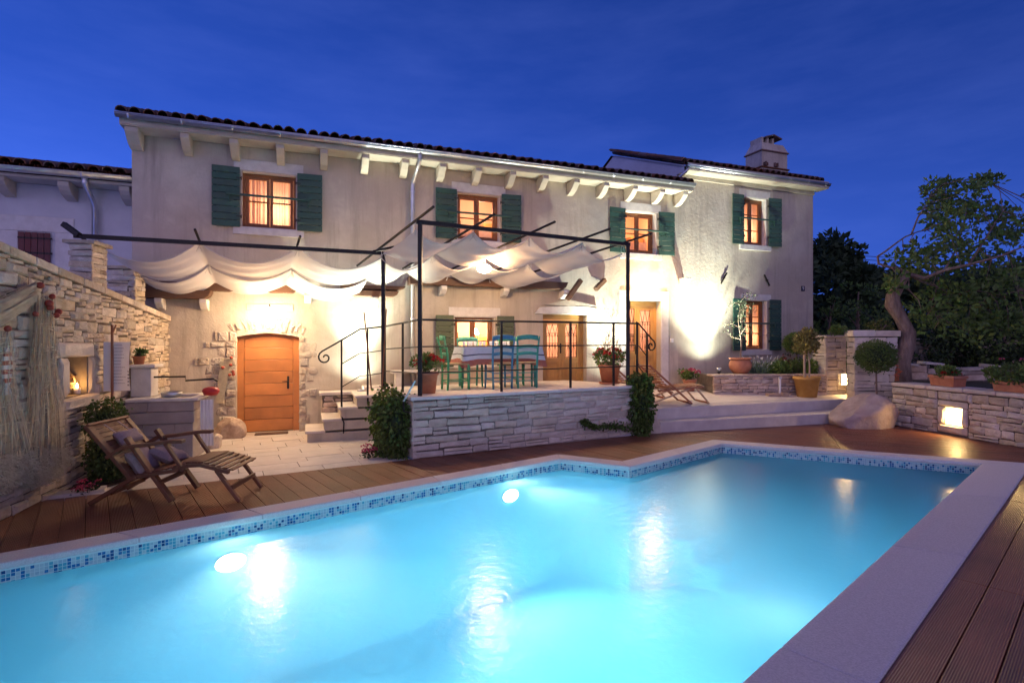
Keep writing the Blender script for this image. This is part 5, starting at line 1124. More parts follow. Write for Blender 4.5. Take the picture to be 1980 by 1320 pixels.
# ------------------------------------------------------------------ sunlounger on the deck
hf, ff = gp(168,976), gp(460,974)
def lounger():
    p0 = gp(176,976); p1 = gp(462,972); ax = (p1-p0); a = atan2(ax.y, ax.x)
    nb = gp(250,955); t = thing('sunlounger', 'dark wooden steamer lounger with slatted back, arms and cushions on the deck', 'sunlounger', p0, a)
    W_ = .60; Lx = ax.length; k = Lx/1.62; K_ = lambda x: x*k
    w = M['teak']
    for sy in (0, W_):
        o_ = .0 if sy == 0 else 0
        m = MB(); m.beam((0,sy,.02),(K_(.50),sy,.30),.042,.09,(0,1,0)); m.beam((K_(.48),sy,.29),(K_(.96),sy,.36),.035,.06,(0,1,0)); m.build('long_rail', w, t, bevel=.006)
        m = MB(); m.beam((K_(.36),sy+(.04 if sy==0 else -.04),.70),(K_(.86),sy+(.04 if sy==0 else -.04),.02),.04,.075,(0,1,0)); m.build('leg', w, t, bevel=.006)
        pts = [(K_(.90),.36),(K_(1.05),.405),(K_(1.2),.41),(K_(1.36),.37),(K_(1.50),.33)]
        m = MB()
        for q0, q1 in zip(pts, pts[1:]): m.beam((q0[0],sy,q0[1]),(q1[0]+.01,sy,q1[1]),.035,.05,(0,1,0))
        m.build('foot_rail', w, t)
        m = MB(); m.beam((K_(1.36),sy+(.02 if sy == 0 else -.02),.35),(K_(1.62),sy+(.02 if sy == 0 else -.02),.01),.035,.05,(0,1,0)); m.build('foot_leg', w, t, bevel=.006)
        m = MB(); m.beam((K_(-.03),sy,.82),(K_(.46),sy,.26),.042,.075,(0,1,0)); m.build('back_stile', w, t, bevel=.006)
        arm = [(K_(.18),.50),(K_(.34),.605),(K_(.60),.63),(K_(.86),.665),(K_(1.00),.665)]
        m = MB()
        for q0, q1 in zip(arm, arm[1:]): m.beam((q0[0],sy,q0[1]),(q1[0]+.01,sy,q1[1]),.08,.036,(0,0,1))
        m.build('armrest', w, t, bevel=.006)
        m = MB(); m.beam((K_(.80),sy,.655),(K_(1.02),sy,.34),.03,.05,(0,1,0)); m.build('arm_post', w, t, bevel=.006)
    b0, b1 = Vector((K_(-.03),0,.82)), Vector((K_(.46),0,.26)); n_ = 13
    for i in range(n_):
        p = b0.lerp(b1, (i+.4)/n_); m = MB(); m.beam((p.x,.02,p.z),(p.x,W_-.02,p.z),.050,.014,(.75,0,.66)); m.build('back_slat', w, t)
    m = MB(); m.beam((b0.x-.01,-.02,b0.z+.01),(b0.x-.01,W_+.02,b0.z+.01),.03,.07,(.75,0,.66)); m.build('head_rail', w, t, bevel=.005)
    n_ = 16
    for i in range(n_):
        x = .52+1.0*i/(n_-1); xs_ = [.5,.9,1.05,1.2,1.36,1.52]; zs = [.31,.385,.43,.435,.395,.35]
        for j in range(5):
            if xs_[j] <= x <= xs_[j+1]: z = zs[j]+(zs[j+1]-zs[j])*(x-xs_[j])/(xs_[j+1]-xs_[j])
        m = MB(); m.beam((K_(x),.015,z),(K_(x),W_-.015,z),.058,.014); m.build('seat_slat', w, t)
    for x, z in ((.72,.22),(1.53,.16),(.20,.12)): m = MB(); m.beam((K_(x),.02,z),(K_(x),W_-.02,z),.03,.045); m.build('crossbar', w, t)
    def cushion(c, sx, sy, sz, rot, nm, label):
        m = MB(); n1 = 14
        def P(u,v,sg): e = (1-abs(u)**3.2)*(1-abs(v)**3.2); return (u*sx*(1-.08*(1-abs(v))), v*sy*(1-.08*(1-abs(u))), sg*sz*max(e,0)**.42+.012*noise.noise(Vector((u*2,v*2,sg))))
        for sg in (1,-1):
            vs = [P(-1+2*i/n1, -1+2*j/n1, sg) for j in range(n1+1) for i in range(n1+1)]
            f = [(j*(n1+1)+i, j*(n1+1)+i+1, (j+1)*(n1+1)+i+1, (j+1)*(n1+1)+i) for j in range(n1) for i in range(n1)]
            m.add(vs, f if sg > 0 else [q[::-1] for q in f])
        o = m.build(nm, M['cushion'], None, True); mw = Matrix.Translation(p0) @ Matrix.Rotation(a, 4, 'Z') @ Matrix.Translation(c) @ rot.to_matrix().to_4x4()
        o.matrix_world = mw; tag(o, label, 'cushion'); return o
    from mathutils import Euler
    bt = atan2(.56, K_(.49))
    hp = cushion(Vector((K_(.20),W_/2+.0,.665)), .085, .18, .06, Euler((0,bt,0)), 'head_cushion', 'small mauve head cushion strapped on the lounger back')
    m = MB()
    for v in (-.11,.11): m.beam((-.06,v,.0),(-.24,v,-.045),.022,.006,(0,0,1))
    m.build('strap', M['cushion'], hp)
    cushion(Vector((K_(.44),W_/2-.12,.42)), .15, .17, .07, Euler((.1,bt+.1,.1)), 'seat_cushion', 'plump mauve cushion lower on the lounger, near the arm')
    cushion(Vector((K_(.60),W_/2+.10,.44)), .15, .17, .07, Euler((-.1,bt-.55,-.15)), 'seat_cushion', 'mauve cushion leaning forward on the lounger seat')
lounger()
# ------------------------------------------------------------------ folding deck chairs on the patio
def deckchair(px_, py_, rz, label, k=1.0):
    p = gp(px_, py_, .47); p.z = zpat(p.x,p.y)+.003; t = thing('deck_chair', label, 'deck chair', p, rz, 'folding slatted deck chairs on the patio'); W_ = .56*k; w = M['teak2']; lw_ = M['lightwood']
    b0, b1 = Vector((-.52,0,.80))*k, Vector((.02,0,.22))*k; s0_, s1_ = Vector((-.08,0,.30))*k, Vector((.52,0,.36))*k
    for sy in (0,W_):
        m = MB(); m.beam(b0+Vector((0,sy,0)), Vector((.40*k,sy,.01)), .03,.05,(0,1,0)); m.build('back_stile', w, t)
        m = MB(); m.beam(Vector((-.50*k,sy+(.03 if sy == 0 else -.03),.01)), s1_+Vector((-.02,sy+(.03 if sy == 0 else -.03),0)), .028,.045,(0,1,0)); m.build('leg', lw_, t)
        m = MB(); m.beam(s0_+Vector((-.25*k,sy,-.02)), s1_+Vector((.14*k,sy,-.01)), .03,.045,(0,1,0)); m.build('seat_rail', w, t)
        m = MB(); m.beam(s1_+Vector((-.05,sy,0)), Vector((.78*k,sy,.01)), .026,.04,(0,1,0)); m.build('front_leg', lw_, t)
    n_ = 11
    for i in range(n_):
        q = b0.lerp(b1,(i+.5)/n_); m = MB(); m.beam(q+Vector((0,.01,0)), q+Vector((0,W_-.01,0)), .036,.012,(.73,0,.68)); m.build('back_slat', w, t)
    for i in range(10):
        q = (s0_+Vector((-.1*k,0,.0))).lerp(s1_+Vector((.14*k,0,0)),(i+.5)/10); m = MB(); m.beam(q+Vector((0,.01,.024)), q+Vector((0,W_-.01,.024)), .05,.012); m.build('seat_slat', w, t)
    for x, z in ((.39,.025),(-.48,.025),(.77,.025)): m = MB(); m.beam((x*k,.0,z),(x*k,W_,z),.03,.035); m.build('crossbar', w, t)
    return t
deckchair(1302, 778, radians(10), 'folding reddish deck chair in full view on the patio')
deckchair(1222, 772, radians(14), 'folding deck chair partly hidden behind the railing and ivy')
# ------------------------------------------------------------------ plants
def leafquad(m, p, d, w, l, rnd, mi=0):
    d = d.normalized(); s = d.cross(Vector((rnd.uniform(-1,1),rnd.uniform(-1,1),rnd.uniform(-.3,1))))
    if s.length < 1e-3: s = d.orthogonal()
    s = s.normalized()*(w/2); n_ = s.cross(d).normalized()*(w*.18)
    m.add([p, p+d*l*.5+s+n_, p+d*l, p+d*l*.5-s+n_], [(0,1,2,3)], mi)
def rv(rnd): 
    while True:
        v = Vector((rnd.uniform(-1,1),rnd.uniform(-1,1),rnd.uniform(-1,1)))
        if .05 < v.length < 1: return v
def clump(m, c, r, n, size, rnd, up=.3, mi=0, sq=(1,1,1), shell=.5, mix=None):
    for _ in range(n):
        v = rv(rnd); v = v.normalized()*(v.length**shell); p = c+Vector((v.x*r*sq[0], v.y*r*sq[1], v.z*r*sq[2]))
        d = v*.8+rv(rnd)*.8+Vector((0,0,up)); k = rnd.uniform(.7,1.3)
        leafquad(m, p, d, size*.6*k, size*k, rnd, mi if mix is None or rnd.random() > mix else mi+1)
def flower(m, c, r, rnd, mi, n=26):
    for _ in range(n):
        v = rv(rnd).normalized(); v.z = abs(v.z)*.8-.1; p = c+v*r*rnd.uniform(.5,1); leafquad(m, p, v+rv(rnd)*.5, r*.55, r*.5, rnd, mi)
def pot_profile(r0, r1, h, rim=.035, th=.018):
    return [(.001,0),(r0,0),(r0+(r1-r0)*.85,h*.86),(r1,h*.86),(r1+.012,h*.88),(r1+.012,h),(r1-th,h),(r0*.9,.04),(.001,.04)]
def pot(name, loc, r0, r1, h, material, label, prof=None, saucer=False, cat='plant pot'):
    t = thing(name, label, cat, loc)
    m = MB(); m.lathe(prof or pot_profile(r0,r1,h), 28); m.build('pot', M[material], t, True)
    m = MB(); m.lathe([(.001,h*.9),(r1*.93,h*.9)], 20); m.build('earth', M['soil'], t)
    if saucer: m = MB(); m.lathe([(.001,-.003),(r0+.05,-.003),(r0+.06,.03),(r0+.045,.03),(r0+.04,.006),(.001,.006)], 24); m.build('saucer', M[material], t, True)
    return t
def geranium(loc, h, r, nfl, col, seed, label, fr=.055, hang=0):
    rnd = random.Random(seed); t = thing('geranium', label, 'flowering plant', loc, 0)
    m = MB(); 
    for i in range(8): a = rnd.uniform(0,6.3); m.tube([(0,0,-.02),(.4*r*cos(a),.4*r*sin(a),h*.4),(r*.8*cos(a),r*.8*sin(a),h*rnd.uniform(.5,.9))], .006, 4)
    m.build('stem', M['leaf'], t)
    m = MB()
    for i in range(14): a = rnd.uniform(0,6.3); q = rnd.uniform(0,r); clump(m, Vector((q*cos(a),q*sin(a),h*rnd.uniform(.25,.7)-hang*q)), r*.38, 34, .062, rnd, mix=.3)
    m.build('foliage', [M['leaf'],M['leaf2']], t)
    for i in range(nfl):
        a = i*2.4+rnd.uniform(-.4,.4); q = r*sqrt((i+.5)/nfl)*1.05; m = MB(); flower(m, Vector((0,0,0)), fr*rnd.uniform(.8,1.2), rnd, 0, 40); m.build('flower_head', M[col], t, loc=(q*cos(a),q*sin(a),h*rnd.uniform(.75,1.05)-q*.5-hang*q))
    return t
zq = lambda p, dz=0: Vector((p.x, p.y, dz))
def terr(px_, py_): p = gp(px_, py_, .895); p.z = zterr(0, T.l(p.x,p.y)[1])+.004; return p
def pati(px_, py_): p = gp(px_, py_, .47); p.z = zpat(p.x,p.y)+.003; return p
pA = terr(826,762)+Vector((0,.06,0)); pot('flower_pot', pA, .115,.16,.34,'terracotta','tall terracotta pot by the corner post of the terrace railing')
geranium(pA+Vector((0,0,.32)), .30, .22, 9, 'red', 1, 'red geranium in the tall pot by the corner post')
pB = terr(1178,742)+Vector((.02,.10,.0)); pot('flower_pot', pB+Vector((0,0,.004)), .14,.21,.36,'terracotta','broad terracotta pot with saucer at the right end of the terrace', saucer=True)
geranium(pB+Vector((0,0,.35)), .36, .27, 12, 'red', 2, 'large red geranium in the broad pot at the right end of the terrace', fr=.065)
pC = Vector(((1333-HX)/FL*13.0, 13.0, 0)); pC.z = zpat(pC.x,pC.y)+.003; pot('flower_pot', pC, .11,.16,.28,'terracotta','small terracotta pot against the wall behind the deck chair')
geranium(pC+Vector((0,0,.27)), .30, .20, 6, 'pink', 3, 'pink geranium in the small pot behind the deck chair')
pD = gp(1433,722,zp1); pot('flower_pot', pD+Vector((0,.05,.003)), .17,.25,.36,'terracotta','round bellied terracotta pot standing on the planter wall', prof=[(.001,0),(.16,0),(.235,.10),(.26,.19),(.245,.27),(.215,.31),(.225,.33),(.255,.345),(.255,.37),(.22,.37),(.20,.30),(.001,.28)])
# slender olive in that pot
def sapling(loc, label, h, spread, seed, nleaf, leafm, barkm, size, rbase=.011, name='olive_sapling', cat='small tree', nb=11):
    rnd = random.Random(seed); t = thing(name, label, cat, loc)
    m = MB(); tips = []
    for k in range(2): m.tube([(0,0,0),(.02+.03*k,0,h*.3),(-.04+.1*k,.02,h*.6),(.02+.05*k,0,h*(.9-.1*k))], [rbase,rbase*.8,rbase*.6,rbase*.3], 6)
    for i in range(nb):
        z = h*rnd.uniform(.28,.9); a = rnd.uniform(0,6.3); l_ = spread*rnd.uniform(.5,1)*(1.2-z/h*.5)
        p = [Vector((.01,0,z)), Vector((.01+l_*.5*cos(a), l_*.4*sin(a), z+.12*h*rnd.uniform(.3,1))), Vector((l_*cos(a), l_*.8*sin(a), z+.2*h*rnd.uniform(-.2,1)))]
        m.tube(p, [rbase*.5,rbase*.35,rbase*.15], 5); tips.append(p)
    m.build('trunk', M[barkm], t)
    m = MB()
    for p in tips:
        for _ in range(nleaf):
            q = rnd.random(); b = p[0].lerp(p[1],q*2) if q < .5 else p[1].lerp(p[2],q*2-1); leafquad(m, b+rv(rnd)*.05*spread/.4, rv(rnd)+Vector((0,0,.3)), size*.3, size, rnd)
    m.build('foliage', M[leafm], t); return t
sapling(pD+Vector((0,.05,.30)), 'thin grey olive sapling in the round pot in front of the lower window', 1.6, .74, 5, 24, 'leafo', 'bark', .07, nb=15)
pE = Vector(((1560-HX)/FL*12.3, 12.3, 0)); pE.z = zpat(pE.x,pE.y)+.003; pot('flower_pot', pE, .20,.275,.46,'ochre','ochre yellow pot at the front of the planter wall')
m_, rnd = MB(), random.Random(9); t = thing('small_olive', 'small yellowish olive ball tree on twin stems in the ochre pot', 'small tree', pE+Vector((0,0,.42)))
m_.tube([(-.05,0,0),(-.055,0,.3),(-.05,0,.62)], [.03,.026,.022], 8); m_.build('trunk', M['lightwood'], t); m_ = MB(); m_.tube([(.07,.02,0),(.075,.02,.3),(.04,.02,.62)], [.02,.018,.014], 8); m_.build('trunk', M['lightwood'], t)
m_ = MB(); 
for i in range(30):
    v = rv(rnd); clump(m_, Vector((v.x*.27,v.y*.25,.84+v.z*.25)), .11, 30, .08, rnd, up=.5)
m_.build('foliage', M['leafy'], t)
def ball_tree(loc, z0, r, label, seed, leafm, n=3400, size=.042, stem=.02, sz=.88):
    rnd = random.Random(seed); t = thing('box_ball', label, 'clipped tree', loc)
    m = MB(); m.tube([(0,0,0),(.012,0,z0*.5),(0,0,z0+r*.4)], [stem*1.15,stem,stem*.8], 8); m.build('trunk', M['bark'], t)
    m = MB()
    for _ in range(n):
        v = rv(rnd).normalized(); k = rnd.uniform(.72,1.04)*(1+.10*noise.noise(v*2.2)+.05*noise.noise(v*6))*(1.12 if rnd.random() < .03 else 1); p = Vector((v.x*r*k, v.y*r*k, z0+r*sz+v.z*r*sz*k)); leafquad(m, p, v+rv(rnd)*.9, size*.65, size, rnd)
    m.build('foliage', M[leafm], t)
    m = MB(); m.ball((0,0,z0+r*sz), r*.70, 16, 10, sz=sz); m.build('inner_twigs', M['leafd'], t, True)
def hits(loc): return loc
pb1 = Vector(((1694-HX)/FL*11.35, 11.35, .1))
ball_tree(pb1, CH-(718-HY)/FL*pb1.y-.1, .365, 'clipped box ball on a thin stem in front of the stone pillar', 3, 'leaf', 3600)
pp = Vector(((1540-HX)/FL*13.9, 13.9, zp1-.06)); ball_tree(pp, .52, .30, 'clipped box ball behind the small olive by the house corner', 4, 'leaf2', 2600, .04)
# lavender and shrubs in the planter
def bushm(loc, label, name, r, h, seed, leafm, n, size, cat='shrub', up=.5, mix=None):
    rnd = random.Random(seed); t = thing(name, label, cat, loc); m = MB()
    for i in range(n): a = rnd.uniform(0,6.3); q = r*sqrt(rnd.random()); clump(m, Vector((q*cos(a), q*sin(a), h*rnd.uniform(.25,.85)*(1-.35*q/r))), r*.34, 34, size, rnd, up=up, mix=mix)
    m.build('foliage', [M[x] for x in leafm] if isinstance(leafm, tuple) else M[leafm], t)
    m = MB()
    for i in range(7): a = rnd.uniform(0,6.3); m.tube([(0,0,-.03),(r*.5*cos(a),r*.5*sin(a),h*.6)], .008, 4)
    m.build('stem', M['twig'], t); return t
ps_ = lambda x, Y: Vector(((x-HX)/FL*Y, Y, zp1-.06))
for i, (x, Y, lab) in enumerate(((1464,13.15,'silvery lavender next to the round olive pot'),(1482,13.4,'second tuft of silvery lavender, right of the first'))):
    rnd = random.Random(40+i); t = thing('lavender', lab, 'lavender', ps_(x,Y)); m = MB(); f = MB()
    for _ in range(230):
        a = rnd.uniform(0,6.3); q = rnd.random()**.5*.24; h = rnd.uniform(.18,.46); p = Vector((q*.4*cos(a),q*.4*sin(a),0)); d = Vector((q*cos(a)*1.3,q*sin(a)*1.3,h)); leafquad(m, p, d, .012, d.length, rnd)
        if rnd.random() < .25: leafquad(f, p+d*.95, d, .018, .07, rnd)
    m.build('foliage', M['lavender'], t); f.build('flower_spike', M['white'], t)
bushm(ps_(1500,13.2), 'bright green low shrub in the planter right of the lavender', 'shrub', .28, .40, 50, 'leaf2', 26, .06)
bushm(ps_(1524,13.5), 'middle green shrub in the planter under the house corner', 'shrub', .30, .42, 51, 'leaf', 26, .055)
bushm(ps_(1548,13.35), 'feathery green shrub behind the ochre pot', 'shrub', .26, .45, 52, 'leaf', 24, .05)
bushm(ps_(1580,13.2), 'glossy green shrub in the planter beside the gate wall', 'shrub', .34, .50, 53, ('leaf','leaf2'), 34, .075, mix=.4)
bushm(ps_(1520,13.9), 'reddish low plant in the shade of the planter', 'shrub', .25, .55, 54, ('leafd','floatred'), 14, .05, mix=.35)
# ivy on the terrace corners
def ivy(label, blobs, seed, n, size=.06, mats_=('ivy','leaf2'), cat='ivy'):
    rnd = random.Random(seed); c = blobs[0][0]; t = thing('ivy', label, cat, zq(c)); m = MB(); core = MB()
    o = Vector((c.x,c.y,0))
    for p, rx_, ry_, rz_ in blobs:
        q = p-o; vol = rx_*rz_
        for _ in range(int(n*vol)):
            v = rv(rnd).normalized(); k = rnd.uniform(.74,1.06)*(1+.34*noise.noise(v*2.6+p*3)+.15*noise.noise(v*7+p)); pos = q+Vector((v.x*rx_*k, v.y*ry_*k, v.z*rz_*k))
            if pos.z < .01: continue
            if rnd.random() < .06: pos = pos+Vector((v.x*.07,v.y*.07,rnd.uniform(-.05,.09)))
            leafquad(m, pos, v*.7+Vector((0,0,-.9))+rv(rnd)*.6, size*.8, size*rnd.uniform(.7,1.2), rnd, 0 if rnd.random() < .72 else 1)
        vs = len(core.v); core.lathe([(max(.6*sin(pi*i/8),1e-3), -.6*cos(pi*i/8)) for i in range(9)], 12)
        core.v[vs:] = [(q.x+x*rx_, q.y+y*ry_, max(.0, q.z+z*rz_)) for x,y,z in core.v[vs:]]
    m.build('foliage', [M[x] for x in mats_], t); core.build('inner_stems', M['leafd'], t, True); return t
tv = lambda x, y, z: T.w(x, y, z)
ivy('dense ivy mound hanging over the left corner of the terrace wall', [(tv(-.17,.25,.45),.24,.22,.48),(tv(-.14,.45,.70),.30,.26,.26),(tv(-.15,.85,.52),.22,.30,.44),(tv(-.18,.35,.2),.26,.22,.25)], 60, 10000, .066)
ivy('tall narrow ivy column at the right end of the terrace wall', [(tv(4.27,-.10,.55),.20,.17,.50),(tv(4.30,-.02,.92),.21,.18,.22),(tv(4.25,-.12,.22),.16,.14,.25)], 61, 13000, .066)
vp = [gp(1225,833)+Vector((0,-.05,.0)), None]
rnd = random.Random(62); t = thing('trailing_vine', 'ivy tendril creeping leftwards along the pale terrace wall', 'vine', T.w(4.0,-.03,0)); path = [Vector((.1,-.03,.12)),Vector((-.18,-.03,.20)),Vector((-.45,-.03,.24)),Vector((-.75,-.03,.22)),Vector((-.98,-.03,.33)),Vector((-1.02,-.03,.38))]
path = [Vector((p.x*T.u[0]+p.y*T.n[0], p.x*T.u[1]+p.y*T.n[1], p.z)) for p in path]
m = MB(); m.tube(path, .006, 5); m.build('stem', M['twig'], t); m = MB()
for i in range(520): 
    q = rnd.random()**.8*4.6; k = int(q); p = path[k].lerp(path[k+1], q-k); s_ = .075*(1-q/7); leafquad(m, p+Vector((rnd.gauss(0,s_),-abs(rnd.gauss(0,.03)),rnd.gauss(0,s_*.55))), rv(rnd)+Vector((0,-.4,-.3)), .04, .05, rnd, 0 if rnd.random() < .7 else 1)
m.build('foliage', [M['ivy'],M['leaf2']], t)
for (x, y_, r, lab, sd_) in ((710,884,.16,'pink flowering clump at the foot of the left ivy mound',70),(172,952,.13,'pink flowers in the bed below the boundary wall',71),(1228,834,.07,'tiny pink flowers at the foot of the ivy column',72)):
    p = gp(x,y_); rnd = random.Random(sd_); t = thing('flower_clump', lab, 'flowers', p); m = MB()
    for i in range(10): clump(m, Vector((rnd.gauss(0,r*.5),rnd.gauss(0,r*.4),r*.35)), r*.4, 16, .04, rnd)
    m.build('foliage', M['leafd'], t)
    for i in range(15): f = MB(); flower(f, Vector((0,0,0)), r*.25, rnd, 0, 22); f.build('flower_head', M['pink'], t, loc=(rnd.gauss(0,r*.55),rnd.gauss(0,r*.4)-.03,r*rnd.uniform(.4,1.1)))
    pass
# ivy column and plant bed at the boundary wall
lz_ = lambda s, off, z: L.w(s, off, z)
sc_ = L.px(205,900,-.30)[0]
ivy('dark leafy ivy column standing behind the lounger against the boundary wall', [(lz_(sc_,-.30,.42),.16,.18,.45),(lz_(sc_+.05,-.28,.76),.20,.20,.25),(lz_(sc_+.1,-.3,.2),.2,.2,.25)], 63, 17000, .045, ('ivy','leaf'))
m = MB(); q = [gp(86,966), gp(202,951), gp(207,943), gp(94,957)]; m.prism(ccw([v2(p) for p in q]), -.02, .035); kb = m.build('bed_kerb', M['pave'], None); tag(kb, kind='structure')
m = MB(); q = [gp(94,957), gp(205,944), T.w(-3.2,.7), L.w(2.2,-.02), L.w(.75,-.02)]; m.add([(p.x,p.y,.012) for p in q], [tuple(range(5))]); tag(m.build('bed_soil', M['soil'], None), kind='structure')
# white stones by the ivy column
def rock(name, loc, sx, sy, sz, seed, material, label, cat='boulder', flat=.0, rz=0, pk=0):
    rnd = random.Random(seed); m = MB(); n_, k = 72, 44; m.lathe([(max(sin(pi*i/k),1e-3), -cos(pi*i/k)) for i in range(k+1)], n_)
    out = []; pls = [(rv(rnd).normalized(), rnd.uniform(.70,.92)) for _ in range(16)]
    for v in m.v:
        v = Vector(v).normalized(); s = min([1.06]+[d_/max(pn.dot(v),.05) for pn, d_ in pls])
        s *= 1+.06*noise.noise(v*1.6+Vector((seed,0,0)))-.06*(noise.voronoi(v*4+Vector((seed,0,2)))[0][0]-.3)+.03*noise.noise(v*9)+.015*noise.noise(v*22)
        p = Vector((v.x*sx*s*1.12, v.y*sy*s*1.1, math.copysign(abs(v.z)**.8,v.z)*s*1.08)); z = p.z
        p.z = (z*.76+.2)*sz*(1+pk*(1-abs(p.x/sx))*.5*(z > 0)); p.z = max(p.z, -.03); out.append(tuple(p))
    m.v = out; o = m.build(name, M[material], None, True, loc=loc, rotz=rz); tag(o, label, cat); return o
M['boulder'] = mat('boulder_stone', (.37,.285,.245), (.50,.40,.35), 3.5, .85, .8, 14, c3=(.36,.25,.22), s3=1.8, f3=.6, dist=.03)
rock('boulder', gp(1699,829)+Vector((0,.35,0)), .62, .42, .53, 5, 'boulder', 'big pinkish boulder at the right end of the patio steps', pk=.45)
rock('white_rock', gp(1262,838)+Vector((0,.12,0)), .17,.14,.40, 9, 'pale_stone', 'upright white rock beside the ivy column')
rock('white_rock', gp(1263,800,.4)+Vector((0,.18,0)), .10,.12,.22, 11, 'pale_stone', 'smaller pale rock above the upright white one')
rock('rock', gp(430,850)+Vector((0,.22,0)), .26,.20,.34, 14, 'warm_stone', 'rugged pale rock beside the cellar door jamb')
rock('rock', gp(408,868)+Vector((0,.12,0)), .10,.12,.22, 17, 'pale_stone', 'small squarish pale rock at the end of the sink block')
# planters and plants on the garden wall
def trough(name, x0, x1, ytop, ybot, label, w_, seed):
    Yp = 10.66-(x0-1757)*.0091; 
    s0 = G.px(x0,ybot,.08)[0]; s1 = G.px(x1,ybot,.08)[0]; hh = .19 if x0 < 1900 else .16
    p = G.w((s0+s1)/2,.22,.868); t = thing(name, label, 'planter', p, G.a); a = (s1-s0)/2
    for lst, nm, mt in (([(-a,.0,-w_,0,hh*.78)],'body','terracotta'),):
        m = MB(); b_, c_ = a*.93, w_*.9; vs = [(-b_,-c_,0),(b_,-c_,0),(b_,c_,0),(-b_,c_,0),(-a,-w_,hh),(a,-w_,hh),(a,w_,hh),(-a,w_,hh)]; m.add(vs, [(3,2,1,0),(0,1,5,4),(1,2,6,5),(2,3,7,6),(3,0,4,7)])
        m.build('body', M['terracotta'], t, bevel=.008)
    m = MB(); m.box(-a-.015,a+.015,-w_-.015,-w_+.015,hh-.04,hh+.012); m.box(-a-.015,a+.015,w_-.015,w_+.015,hh-.04,hh+.012); m.box(-a-.015,-a+.015,-w_+.016,w_-.016,hh-.04,hh+.012); m.box(a-.015,a+.015,-w_+.016,w_-.016,hh-.04,hh+.012); m.build('rim', M['terracotta'], t, bevel=.006)
    m = MB(); m.box(-a+.016,a-.016,-w_+.016,w_-.016,hh*.5,hh-.01); m.build('earth', M['soil'], t)
    return t, p, a, hh
t, p, a, hh = trough('planter_box', 1797, 1845, 722, 747, 'square ribbed terracotta planter on the garden wall', .15, 1)
geranium(p+Vector((0,0,hh)), .15, .18, 6, 'red', 81, 'dark red low flowers in the square planter on the garden wall', fr=.04)
t, p, a, hh = trough('planter_box', 1916, 2010, 727, 757, 'long terracotta trough at the near end of the garden wall', .13, 2)
for i, (dx, sd_) in enumerate(((-.26,82),(.05,83),(.3,84))):
    q = G.w(G.l(p.x,p.y)[0]+dx, .22, p.z+hh-.02); bushm(q, ('leafy rose shoots at the far end of the long trough','green rose bush in the middle of the long trough','green rose bush at the near end of the long trough')[i], 'rose_bush', .20, .36, sd_, ('leaf','leaf2'), 16, .07, mix=.3)
    m = MB(); flower(m, Vector((0,0,0)), .035, random.Random(sd_), 0); o = m.build('rose', M['pink'], None, loc=q+Vector((-.08,-.05,.40))); o.parent = None
    tag(o, ('single pink rose above the far end of the trough','single pink rose over the middle of the trough','single pink rose over the near end of the trough')[i], 'rose')
p = Vector(((1570-HX)/FL*14.4, 14.4, CH-(665-HY)/FL*14.4)); 
bx_ = thing('gate_post', 'low pale post below the flower pot by the house corner', 'post', (p.x,p.y,.55)); m = MB(); m.box(-.16,.16,-.16,.16,0,p.z-.55); m.build('shaft', M['pale_stone'], bx_, bevel=.01)
pot('flower_pot', p+Vector((0,0,.003)), .13,.16,.24,'terracotta','square shouldered pot on the post between house and pillar'); geranium(p+Vector((0,0,.23)), .14, .13, 4, 'red', 85, 'small red flowers in the pot on the gate post', fr=.03)
# low iron gate
gt = thing('iron_gate', 'small black curved iron gate beside the gate wall', 'gate', dp(1596,690,14.0)); 
m = MB(); m.box(-.03,.03,-.02,.02,-.35,.38); m.build('upright', M['blackiron'], gt)
m = MB(); m.tube([(-.32,0,-.28),(-.14,0,-.16),(-.04,0,.03),(-.16,0,.20),(-.34,0,.28)], .02, 6); m.build('curved_bar', M['blackiron'], gt, True)
# plants on the pillar
ptop = PF.w(.45,.30,ph_+.005)
bushm(PF.w(.60,.25,ph_-.02), 'mossy trailing plant spilling over the pillar top', 'trailing_plant', .24, .26, 86, ('ivy','leafy'), 20, .045, mix=.3, up=-.2)
geranium(PF.w(-.20,.45,ph_-.08), .20, .13, 5, 'red', 87, 'small red flowers between the pillar and gate wall tops', fr=.03)
# red blossoms at the tree foot
rnd = random.Random(88); t = thing('orange_blossom', 'cluster of orange red blossoms at the foot of the leaning tree', 'flowers', dp(1736,725,11.35)); m = MB()
for i in range(14): flower(m, Vector((rnd.gauss(0,.035),rnd.gauss(0,.03),rnd.uniform(-.15,.22))), .03, rnd, 0, 20)
m.build('flower_head', M['orange'], t)
# thin tap post with its base
tp = thing('tap_post', 'thin pale standpipe on a low stone base in front of the planter wall', 'standpipe', Vector(((1508-HX)/FL*12.35, 12.35, zpat((1508-HX)/FL*12.35, 12.35)+.002))); m = MB(); m.box(-.30,-.0,-.09,.09,0,.06); m.box(.002,.16,-.10,.08,0,.09); m.build('base', M['warm_stone'], tp, bevel=.012); m = MB(); m.box(-.02,.02,-.02,.02,.06,.44); m.build('pipe', M['white'], tp, bevel=.004); m = MB(); m.box(-.03,.03,-.05,-.021,.40,.43); m.build('tap', M['zinc'], tp)
